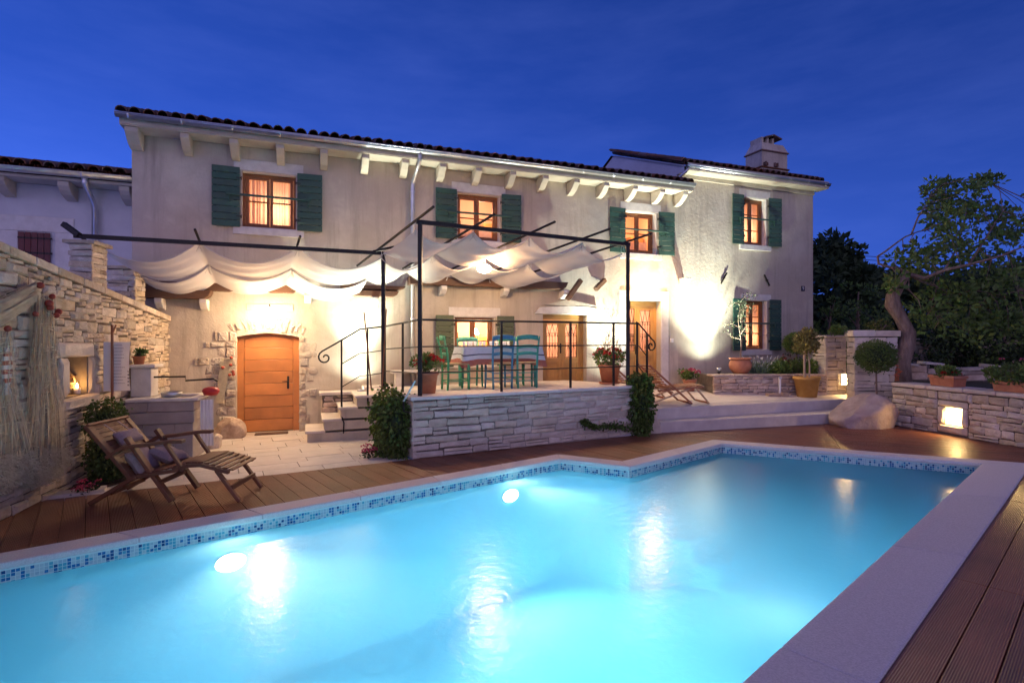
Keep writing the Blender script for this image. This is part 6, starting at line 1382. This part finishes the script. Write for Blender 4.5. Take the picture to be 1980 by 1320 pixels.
# bare climber on the wall by the door
rnd = random.Random(90); t = thing('climbing_shrub', 'bare twiggy climber growing up the house wall left of the lit door', 'climber', F.w(7.72,-.10,.68), F.a); m = MB()
for i in range(44):
    x = rnd.gauss(0,.16); z0 = rnd.uniform(.0,.3); h = rnd.uniform(.4,1.0); dx = x*.9+rnd.gauss(0,.12)
    m.tube([(x*.3,rnd.uniform(-.06,.04),z0),(x*.7+rnd.gauss(0,.03),rnd.uniform(-.08,.04),z0+h*.4),(x+rnd.gauss(0,.05),rnd.uniform(-.06,.05),z0+h*.75),(dx*1.2+x*.4,rnd.uniform(-.03,.07),z0+h)], [.011,.009,.007,.003], 4, cap=False)
m.build('twig', M['twig'], t); m = MB()
for i in range(160): leafquad(m, Vector((rnd.gauss(0,.2),rnd.uniform(-.08,.06),rnd.uniform(.4,1.8))), rv(rnd), .018, .03, rnd)
m.build('leaf', M['leafo'], t)
# stone bench below the kitchen window
bn = frame_thing('stone_bench', F, 'low pale stone bench against the wall under the kitchen window', 'bench')
m = MB(); m.box(2.70,3.75,-.34,-.012,1.07,1.125); m.build('seat', M['trim'], bn, bevel=.01)
for x in (2.78, 3.55): m = MB(); m.box(x,x+.11,-.30,-.03,.80,1.068); m.build('leg', M['trim'], bn, bevel=.008)
# door mat
m = MB(); m.box(.26,.82,-.22,-.02,.002,.02); tag(m.build('door_mat', M['timber'], None, loc=(F.o[0],F.o[1],0), rotz=F.a, bevel=.004), 'narrow brown mat at the cellar door sill', 'door mat')

# ------------------------------------------------------------------ things along the boundary wall
# stone sink block
SK = Fr(*v2(gp(246,897)), 17); sk = frame_thing('sink_block', SK, 'big grey stone outdoor sink block beside the cellar door', 'outdoor sink')
w_ = SK.px(376,880)[0]; zt2 = CH-(772-HY)/FL*SK.o[1]; d_ = .72
def row(z0, z1, cuts, p=0., nm='block', dd=None): 
    for a, b in zip(cuts, cuts[1:]): m = MB(); m.box(a+.002,b-.002,-p,(dd or d_),z0+.002,z1-.002); m.build(nm, M['greystone'], sk, bevel=.008)
row(0, .40*zt2, [0,.36*w_,.70*w_]); row(.402*zt2, .60*zt2, [0,.22*w_,.70*w_]); row(0,.60*zt2,[.70*w_,.98*w_],.01)
row(.602*zt2,.79*zt2,[-.02,w_],.03); row(.792*zt2,.955*zt2,[-.02,.30*w_,w_],.035); 
m = MB()
for a,b,c,dd in ((-.03,w_+.06,-.06,.06),(-.03,w_+.06,d_-.10,d_),(-.03,.30*w_,.062,d_-.102),(.92*w_,w_+.06,.062,d_-.102)): m.box(a,b,c,dd,zt2*.957,zt2)
m.build('basin_rim', M['trim'], sk, bevel=.006)
m = MB(); m.box(-.06,.20,.30,.62,zt2+.002,zt2+.42); m.build('tap_block', M['trim'], sk, bevel=.012); m = MB(); m.box(-.08,.26,.26,.66,zt2+.424,zt2+.47); m.build('block_cap', M['trim'], sk, bevel=.01)
m = MB(); m.tube([(.20,.42,zt2+.28),(.62,.40,zt2+.28),(.62,.40,zt2+.22),(1.0,.38,zt2+.24),(1.06,.37,zt2+.20)], .014, 8); m.build('spout', M['blackiron'], sk)
m = MB(); m.lathe([(.001,0),(.12,0),(.14,.07),(.13,.075),(.11,.01),(.001,.01)], 20, (.50,.16,zt2+.003)); m.build('bowl', M['zinc'], sk, True)
rp = SK.w(.98,.30,zt2+.004); m = MB(); m.lathe([(.001,0),(.09,0),(.12,.06),(.10,.10),(.05,.12),(.001,.12)], 18); tag(m.build('red_pan', M['redpaint'], None, True, loc=rp), 'small red enamel pan standing on the sink block', 'pan')
fp = SK.w(-.0,.45,zt2+.472); pot('flower_pot', fp, .06,.08,.12,'terracotta','little terracotta pot on the tap block'); bushm(fp+Vector((0,0,.1)), 'small green seedling in the little pot on the tap block', 'seedling', .07, .13, 91, 'leaf', 6, .05)
# hanging towel at the block's end
def towel(label, p0, ux, w_, h, seed, material, fold=.02, name='towel', cat='towel'):
    rnd = random.Random(seed); m = MB(); n1, n2 = 18, 10
    vs = [Vector((w_*i/n1, fold*sin(i*1.3)*(.4+.6*j/n2), -h*j/n2)) for j in range(n2+1) for i in range(n1+1)]
    m.add(vs, [(j*(n1+1)+i, j*(n1+1)+i+1, (j+1)*(n1+1)+i+1, (j+1)*(n1+1)+i) for j in range(n2) for i in range(n1)])
    o = m.build(name, M[material], None, True, loc=p0, rotz=ux); tag(o, label, cat); return o
towel('pale folded towel hanging from the end of the sink block', SK.w(w_+.07,.02,zt2-.04), SK.a+radians(25), .17, .68, 1, 'banner')
# printed cloth on a pole
bp_ = L.w(L.px(217,700,-.16)[0], -.16); pole = thing('banner_pole', 'thin wooden pole stuck upright in front of the boundary wall', 'pole', bp_)
zt3 = CH-(628-HY)/FL*bp_.y; m = MB(); m.tube([(0,0,0),(0,0,zt3)], .016, 8); m.build('shaft', M['teak2'], pole); m = MB(); m.tube([(0,0,zt3-.12),(.05,0,zt3+.0)], .01, 6); m.build('hook', M['teak2'], pole)
zb0, zb1 = CH-(756-HY)/FL*bp_.y, CH-(661-HY)/FL*bp_.y; bw = 46/FL*bp_.y
m = MB(); n1, n2 = 10, 12
vs = [Vector((-.10+bw*i/n1*(1-.06*sin(pi*j/n2)), .03+.04*sin(pi*i/n1)*(.3+.7*j/n2), zb0+(zb1-zb0)*j/n2-.03*i/n1*0)) for j in range(n2+1) for i in range(n1+1)]
m.add(vs, [(j*(n1+1)+i, j*(n1+1)+i+1, (j+1)*(n1+1)+i+1, (j+1)*(n1+1)+i) for j in range(n2) for i in range(n1)])
bn_ = m.build('printed_cloth', M['banner'], None, True, loc=(bp_.x,bp_.y-.02,0), rotz=radians(14)); tag(bn_, 'white printed cloth hanging on the wooden pole by the oven niche', 'banner')
m = MB(); rnd = random.Random(3)
for k in range(13):
    z = zb0+(zb1-zb0)*(.93-.065*k); x0 = -.10+bw*.36; x1 = -.10+bw*rnd.uniform(.60,.82)
    for x in [x0+(x1-x0)*q/6 for q in range(6)]: m.add([(x,.0,z),(x+(x1-x0)/7.5,.0,z),(x+(x1-x0)/7.5,.0,z+.007),(x,.0,z+.007)], [(0,1,2,3)])
for k in range(8): z = zb0+(zb1-zb0)*(.10+.07*k); x = -.10+bw*.88; m.add([(x,.0,z),(x+.022,.0,z),(x+.022,.0,z+.024),(x,.0,z+.024)], [(0,1,2,3)])
def onc(v):
    i = (v[0]+.10)/bw; j = (v[2]-zb0)/(zb1-zb0); return (v[0]*(1-.06*sin(pi*j)*0), .026+.04*sin(pi*min(max(i,0),1))*(.3+.7*j), v[2])
m.v = [onc(v) for v in m.v]; m.build('printing', M['print'], bn_)
# fishing nets with floats
def net(label, s, off, ztop, h, w0, w1, seed, n_, heap=True, floats=()):
    rnd = random.Random(seed); t = thing('fishing_net', label, 'fishing net', L.w(s,off,ztop), L.a); m = MB()
    for i in range(n_//2):
        u = rnd.uniform(-1,1); x0 = u*w0+rnd.gauss(0,.02); x1 = u*w1+rnd.gauss(0,.02); y0 = rnd.uniform(-.05,.04); y1 = rnd.uniform(-.10,.05)
        pts = [Vector((x0,y0,rnd.uniform(-.05,.03))), Vector((x0*.85+x1*.15+rnd.gauss(0,.012),y0,-h*.3)), Vector(((x0+x1)/2+rnd.gauss(0,.02),y1,-h*.62)), Vector((x1,y1,-h*rnd.uniform(.88,1.0)))]
        r = .0022; vs = []
        for p in pts: vs += [p+Vector((-r,0,0)), p+Vector((r,0,0))]
        m.add(vs, [(2*q,2*q+1,2*q+3,2*q+2) for q in range(3)])
    for i in range(n_//2):
        u = rnd.uniform(-1,1); z = -h*rnd.uniform(.05,.95); k = -z/h; wd = w0+(w1-w0)*k; x = u*wd; vs = [Vector((x-.05,rnd.uniform(-.09,.02),z)), Vector((x+.05,rnd.uniform(-.09,.02),z+rnd.uniform(-.05,.05)))]
        m.add([vs[0],vs[1],vs[1]+Vector((0,0,.006)),vs[0]+Vector((0,0,.006))], [(0,1,2,3)])
    # the draped sheet itself, loosely folded
    n1, n2 = 40, 16; vs = []
    for j in range(n2+1):
        k = j/n2; wd = w0+(w1-w0)*k**1.2
        for i in range(n1+1): u = -1+2*i/n1; vs.append((u*wd, -.03-.05*sin(i*.62+seed+k)*(.4+.6*k)-.012*sin(i*1.9+2*k), -h*k*(1-.05*abs(sin(i*.55)))))
    q = MB(); q.add(vs, [(j*(n1+1)+i, j*(n1+1)+i+1, (j+1)*(n1+1)+i+1, (j+1)*(n1+1)+i) for j in range(n2) for i in range(n1) ])
    q.build('mesh_sheet', M['net'], t, True); m.build('thread', M['thread'], t)
    if heap:
        m = MB()
        for i in range(7000):
            v = rv(rnd); v = v.normalized()*v.length**.6; k_ = 1+.3*noise.noise(v*2.2); p = Vector((v.x*w1*1.15*k_,-.04+v.y*.10*k_,-h*.95+v.z*.17*k_)); d = rv(rnd)*.06; m.add([p,p+d,p+d+Vector((.003,0,.003)),p+Vector((.003,0,.003))], [(0,1,2,3)])
        m.build('loose_heap', M['thread'], t)
    for (x, y, z, r) in floats: m = MB(); m.ball((0,0,0), r, 12, 8); m.build('float', M['floatred'], t, True, loc=(x,y,z))
    return t
s1_ = L.px(80,580,-.06)[0]; zt4 = L.px(80,572,-.06)[1]
net('tall pale fishing net with red floats draped down the boundary wall', s1_, -.06, zt4, zt4-.30, .17, .42, 7, 300, True,
    [(-.14,-.06,.10,.035),(-.02,-.08,-.08,.04),(.08,-.06,.0,.03),(.18,-.07,-.16,.035),(.12,-.08,-.20,.03),(-.20,-.05,-.20,.028),(.0,-.08,-.12,.035)])
s2_ = L.px(6,560,-.06)[0]; net('second fishing net bundled at the edge nearest the camera', s2_-.10, -.06, zt4-.38, zt4-.8, .16, .46, 8, 220, True, [(.02,-.08,.02,.03)])
t = thing('net_swag', 'slack net swag strung between the two nets high on the wall', 'fishing net', L.w(s1_-.1,-.07,zt4+.04), L.a); m = MB(); rnd = random.Random(12)
for i in range(130):
    a0 = rnd.uniform(-.08,.10); pts = [Vector((0,rnd.uniform(-.04,.02),a0)), Vector((-.45,rnd.uniform(-.05,.02),-.20+a0*1.1+rnd.gauss(0,.02))), Vector((-1.1,rnd.uniform(-.05,.02),-.45+a0*1.4+rnd.gauss(0,.03)))]
    vs = []
    for p in pts: vs += [p, p+Vector((0,0,.007))]
    m.add(vs, [(0,1,3,2),(2,3,5,4)])
m.build('thread', M['thread'], t)
# little net by the cellar door
t = thing('hanging_net', 'small pale net with red floats hung on the cellar door jamb', 'fishing net', F.w(-.20,-.06,1.40), F.a); m = MB(); rnd = random.Random(13)
for i in range(120):
    x = rnd.uniform(-.10,.10); y = rnd.uniform(-.05,.0); vs = []
    for k, z in enumerate((0,-.35,-.8)): p = Vector((x*(1-.25*k)+rnd.gauss(0,.01)-.06*k,y,z)); vs += [p, p+Vector((.008,0,0))]
    m.add(vs, [(0,1,3,2),(2,3,5,4)])
m.build('thread', M['thread'], t)
for i in range(7): m = MB(); m.ball((0,0,0), .028, 10, 6); m.build('float', M['floatred'], t, True, loc=(rnd.uniform(-.10,.12),-.06,rnd.uniform(-.30,.12)))
# striped wooden fish
s_, z_ = L.px(11,710,-.08); t = thing('striped_fish', 'small hanging wooden fish with red and white stripes', 'ornament', L.w(s_,-.08,z_), L.a)
nfs = 9
for i in range(nfs):
    a = -1+2*i/nfs; b = a+2/nfs; wd = lambda q: .055*(1-abs(q)**2.2)+.012; m = MB(); m.ext([(-wd(a),a*.19),(wd(a),a*.19),(wd(b)*1,b*.19),(-wd(b),b*.19)], lambda p,q,d: (p,d,q), -.02, .0); m.build('stripe', M['floatred' if i%2 else 'white'], t)
m = MB(); m.tube([(0,-.01,.19),(-.01,-.01,.40)], .004, 5); m.build('cord', M['rope'], t); m = MB(); m.ext([(-.03,-.19),(.03,-.19),(.06,-.26),(-.06,-.26)], lambda p,q,d: (p,d,q), -.018, -.002); m.build('tail', M['white'], t)
# oven niche: candle and basket
nb_ = L.w(nx1-.10, .06, nz0+.004); t = thing('candle', 'short lit candle burning in the oven niche', 'candle', nb_); m = MB(); m.lathe([(.001,0),(.035,0),(.035,.07),(.001,.07)], 14); m.build('wax', M['white'], t, True); m = MB(); m.lathe([(.001,.07),(.012,.085),(.010,.11),(.001,.135)], 10); m.build('flame', M['flame'], t, True)
lamp('candle_light', 'POINT', t, (0,-.03,.16), .9, (1,.50,.16), .03)
t = thing('wicker_basket', 'small wicker basket of firewood behind the candle in the oven niche', 'basket', L.w(nx1-.06,.20,nz0+.004))
m = MB()
for k in range(7): m.lathe([(.10+.004*(k%2)+.003*k,.02*k),(.115+.003*k,.02*k+.01),(.10+.003*k,.02*k+.02)], 20)
m.build('weave', M['rush'], t, True); m = MB(); m.tube([(.12*cos(pi*i/10),0,.12+.16*sin(pi*i/10)) for i in range(11)], .010, 6); m.build('handle', M['rush'], t, True)
m = MB(); m.beam((-.05,0,.10),(.08,.03,.24),.05,.05); m.beam((.02,-.03,.10),(-.06,.02,.26),.045,.05); m.build('firewood', M['timber'], t)

# ------------------------------------------------------------------ trees and the dark garden beyond
def crown(t, clumps, seed, per, size, mats_, sq=(1,1,.7), mix=.3):
    rnd = random.Random(seed); m = MB()
    for c, r in clumps: clump(m, c, r, per, size, rnd, up=.15, sq=sq, shell=.6, mix=mix)
    return m.build('crown', [M[x] for x in mats_], t)
YT = 11.75; b0 = dp(1744,742,YT); b0.z = .78
TR = thing('leaning_tree', 'old leaning tree with a twisted trunk and wide leafy crown beside the pillar', 'tree', b0)
tw = lambda x, y, dy=0: dp(x,y,YT+dy)-b0
m = MB(); trunk = [tw(1744,745),tw(1743,700),tw(1752,668),tw(1757,645),tw(1742,615),tw(1726,588),tw(1726,572),tw(1742,548),tw(1753,526)]
m.tube(trunk, [.20,.175,.155,.15,.13,.145,.125,.10,.09], 14)
for i, v in enumerate(m.v): v = Vector(v); m.v[i] = tuple(v+Vector((.022*noise.noise(v*5),.022*noise.noise(v*5+Vector((9,0,0))),0)))
m.build('trunk', M['bark'], TR, True)
limbs = [
 ([(1753,528,0),(1738,520,-.1),(1718,516,-.15),(1699,510,-.2),(1697,496,-.2),(1712,486,-.2),(1733,470,-.2),(1750,458,-.1),(1775,448,0),(1800,443,.1)], .036),
 ([(1762,454,-.1),(1775,420,0),(1790,398,.1),(1802,372,.2),(1832,350,.3)], .02),
 ([(1755,530,0),(1788,538,-.2),(1827,522,-.5),(1873,512,-.7),(1938,494,-.9),(1985,474,-1)], .05),
 ([(1757,532,0),(1785,545,.2),(1812,555,.3),(1845,572,.5),(1890,590,.8)], .03),
 ([(1873,512,-.7),(1900,470,-.6),(1925,430,-.5),(1945,400,-.4)], .024),
 ([(1800,443,.1),(1840,420,.3),(1880,400,.4),(1905,365,.5),(1920,350,.5)], .016),
 ([(1827,522,-.5),(1850,480,-.2),(1862,440,0),(1870,400,.1)], .022),
 ([(1757,535,0),(1757,560,-.3),(1776,580,-.4),(1782,600,-.5)], .014),
 ([(1845,572,.5),(1880,560,.2),(1930,570,0),(1985,560,-.2)], .02),
 ([(1812,555,.3),(1800,590,.0),(1815,620,-.2)], .014)]
m = MB(); pts_ = []
for p, r in limbs:
    q = [tw(*a) for a in p]; n_ = len(q); m.tube(q, [r*(1-.75*i/(n_-1)) for i in range(n_)], 8)
    for a, b in zip(q[1:], q[2:]): pts_ += [a.lerp(b,k) for k in (.2,.7)]
rnd = random.Random(100); cl = []
for (x0,x1,y0,y1,n_,r0) in ((1790,1845,345,400,13,.15),(1870,1930,338,370,8,.14),(1800,1880,395,470,26,.20),(1880,1950,390,470,15,.20),(1930,1990,390,470,10,.20),(1770,1850,470,540,18,.20),(1850,1990,470,560,30,.26),(1780,1880,555,640,26,.24),(1870,1990,560,660,36,.28),(1730,1790,480,520,7,.13),(1712,1740,512,560,5,.10),(1990,2120,360,640,44,.4)):
    for i in range(n_):
        c = tw(rnd.uniform(x0,x1), rnd.uniform(y0,y1), rnd.uniform(-.8,1.0)); cl.append((c, r0*rnd.uniform(.7,1.2)))
        if rnd.random() < .6:
            s = min(pts_, key=lambda p: (p-c).length); m.tube([s, s.lerp(c,.5)+rv(rnd)*.08, c], [.010,.007,.003], 5, cap=False)
m.build('limb', M['bark'], TR, True)
crown(TR, cl, 101, 25, .125, ('leaf','leaf2'), sq=(1.2,1,.65), mix=.35)
def bgtree(label, x, Y, ytop, w_, seed, mats_, z0=.0, name='tree', n_=60, size=.22, per=46, conic=False, cat='tree', mix=.3):
    rnd = random.Random(seed); X = (x-HX)/FL*Y; H = CH-(ytop-HY)/FL*Y-z0; t = thing(name, label, cat, (X,Y,z0)); W_ = w_/FL*Y/2
    m = MB(); m.tube([(0,0,0),(.05,0,H*.3),(-.04,0,H*.6),(0,0,H*.9)], [.03*H,.024*H,.015*H,.005*H], 8)
    cl = []
    for i in range(n_):
        z = H*rnd.uniform(.12,.97); k = (1.05-z/H)**.6 if conic else (1-abs(z/H-.5)**2*2.6)**.5 if abs(z/H-.5) < .6 else .3
        a = rnd.uniform(0,6.3); q = W_*max(k,.12)*rnd.random()**.5; c = Vector((q*cos(a), q*sin(a), z)); cl.append((c, W_*rnd.uniform(.16,.30)))
        if i%3 == 0: m.tube([(0,0,z*.8),(c.x*.6,c.y*.6,z*.93),c], [.008*H,.006*H,.002*H], 5, cap=False)
    m.build('trunk', M['bark'], t); crown(t, cl, seed+1, per, size, mats_, sq=(1,1,.75), mix=mix); return t
bgtree('tall dark evergreen close behind the house corner', 1600, 24, 462, 150, 200, ('leafd','leafd'), n_=110, size=.30, per=60)
bgtree('dark evergreen further back, right of the tall one', 1662, 30, 506, 70, 202, ('leafd','leafd'), n_=60, size=.34, per=50)
bgtree('low dark tree between the evergreens and the leaning tree', 1715, 32, 528, 130, 204, ('leafd','leafd'), n_=80, size=.36, per=50)
bgtree('dark tree mass behind the leaning crown', 1850, 30, 540, 220, 206, ('leafd','leafd'), n_=120, size=.36, per=54)
bgtree('dark tree mass at the far right behind the garden wall', 2010, 26, 510, 240, 208, ('leafd','leafd'), n_=120, size=.34, per=54)
bgtree('bright green bushy sapling beside the house corner', 1606, 16.5, 575, 70, 210, ('leaf','leaf2'), .5, 'sapling', 26, .11, 30)
bgtree('airy light green sapling with thin stems behind the pillar', 1660, 16.8, 545, 90, 212, ('leaf','leaf2'), .5, 'sapling', 30, .11, 30)
bgtree('green bush right of the thin sapling behind the pillar', 1705, 17.5, 600, 80, 214, ('leaf','leafd'), .5, 'sapling', 26, .12, 36)
bgtree('dark green hedge bush below the leaning crown', 1830, 17, 612, 130, 216, ('leafd','leaf'), .6, 'hedge_bush', 46, .14, 44)
bgtree('dark green hedge bush at the far right below the crown', 1945, 16, 600, 150, 218, ('leafd','leaf'), .6, 'hedge_bush', 50, .14, 44)
# rubble wall and far walls in the garden
RW = Fr(*v2(dp(1742,740,12.3)), -16); rw = frame_thing('rubble_wall', RW, 'low tumbled rubble wall behind the planters on the garden wall', 'stone wall')
m = MB(); m.box(0,4.2,.05,.4,.7,1.0); m.build('wall_core', M['core'], rw)
stones(rw, .0, 4.2, lambda x: .82, lambda x: 1.12-.05*x+.05*sin(x*5), (.05,.09), (.12,.32), M['warm_stone'], y=.04, seed=41, proud=(.01,.06))
rnd = random.Random(42); x = 0
while x < 4.1:
    l_ = rnd.uniform(.2,.5); o = stone_mb(l_, .07, .2, rnd, .02).build('loose_stone', M['pale_stone'], rw, loc=(x+l_/2,.12,1.15-.05*x+.05*sin(x*5)+.02)); o.rotation_euler = (rnd.uniform(-.1,.1), rnd.uniform(-.15,.15), 0); x += l_*rnd.uniform(.8,1.1)
XW = Fr(*v2(dp(1762,690,17.5)), -4); xw = frame_thing('far_stone_wall', XW, 'grey dry stone wall section in the dark garden behind the trunk', 'stone wall')
m = MB(); m.box(0,1.9,.03,.4,.6,1.72); m.build('wall_core', M['core'], xw); stones(xw, 0, 1.9, lambda x: .7, lambda x: 1.76, (.09,.15), (.15,.35), M['stone'], y=.02, seed=43)
YW = Fr(*v2(dp(1855,690,17.2)), -12); yw = frame_thing('dark_garden_wall', YW, 'long dark low wall at the back of the garden', 'stone wall'); m = MB(); m.box(0,6,.02,.3,.6,1.66); m.build('wall_core', M['stone'], yw); m = MB(); m.box(-.05,6.05,-.04,.36,1.663,1.73); m.build('cap_slab', M['stone'], yw, bevel=.01)
# overhead cables
for k, (ya, yb_) in enumerate(((490,491),(497,499))):
    a, b = dp(1560,ya-2,38), dp(2300,yb_+8,44); m = MB(); m.tube([a.lerp(b,i/12)-Vector((0,0,.5*sin(pi*i/12))) for i in range(13)], .022, 5)
    tag(m.build('overhead_cable', M['wire'], None), ('upper','lower')[k]+' overhead cable crossing the sky between the evergreen and the leaning tree', 'cable')
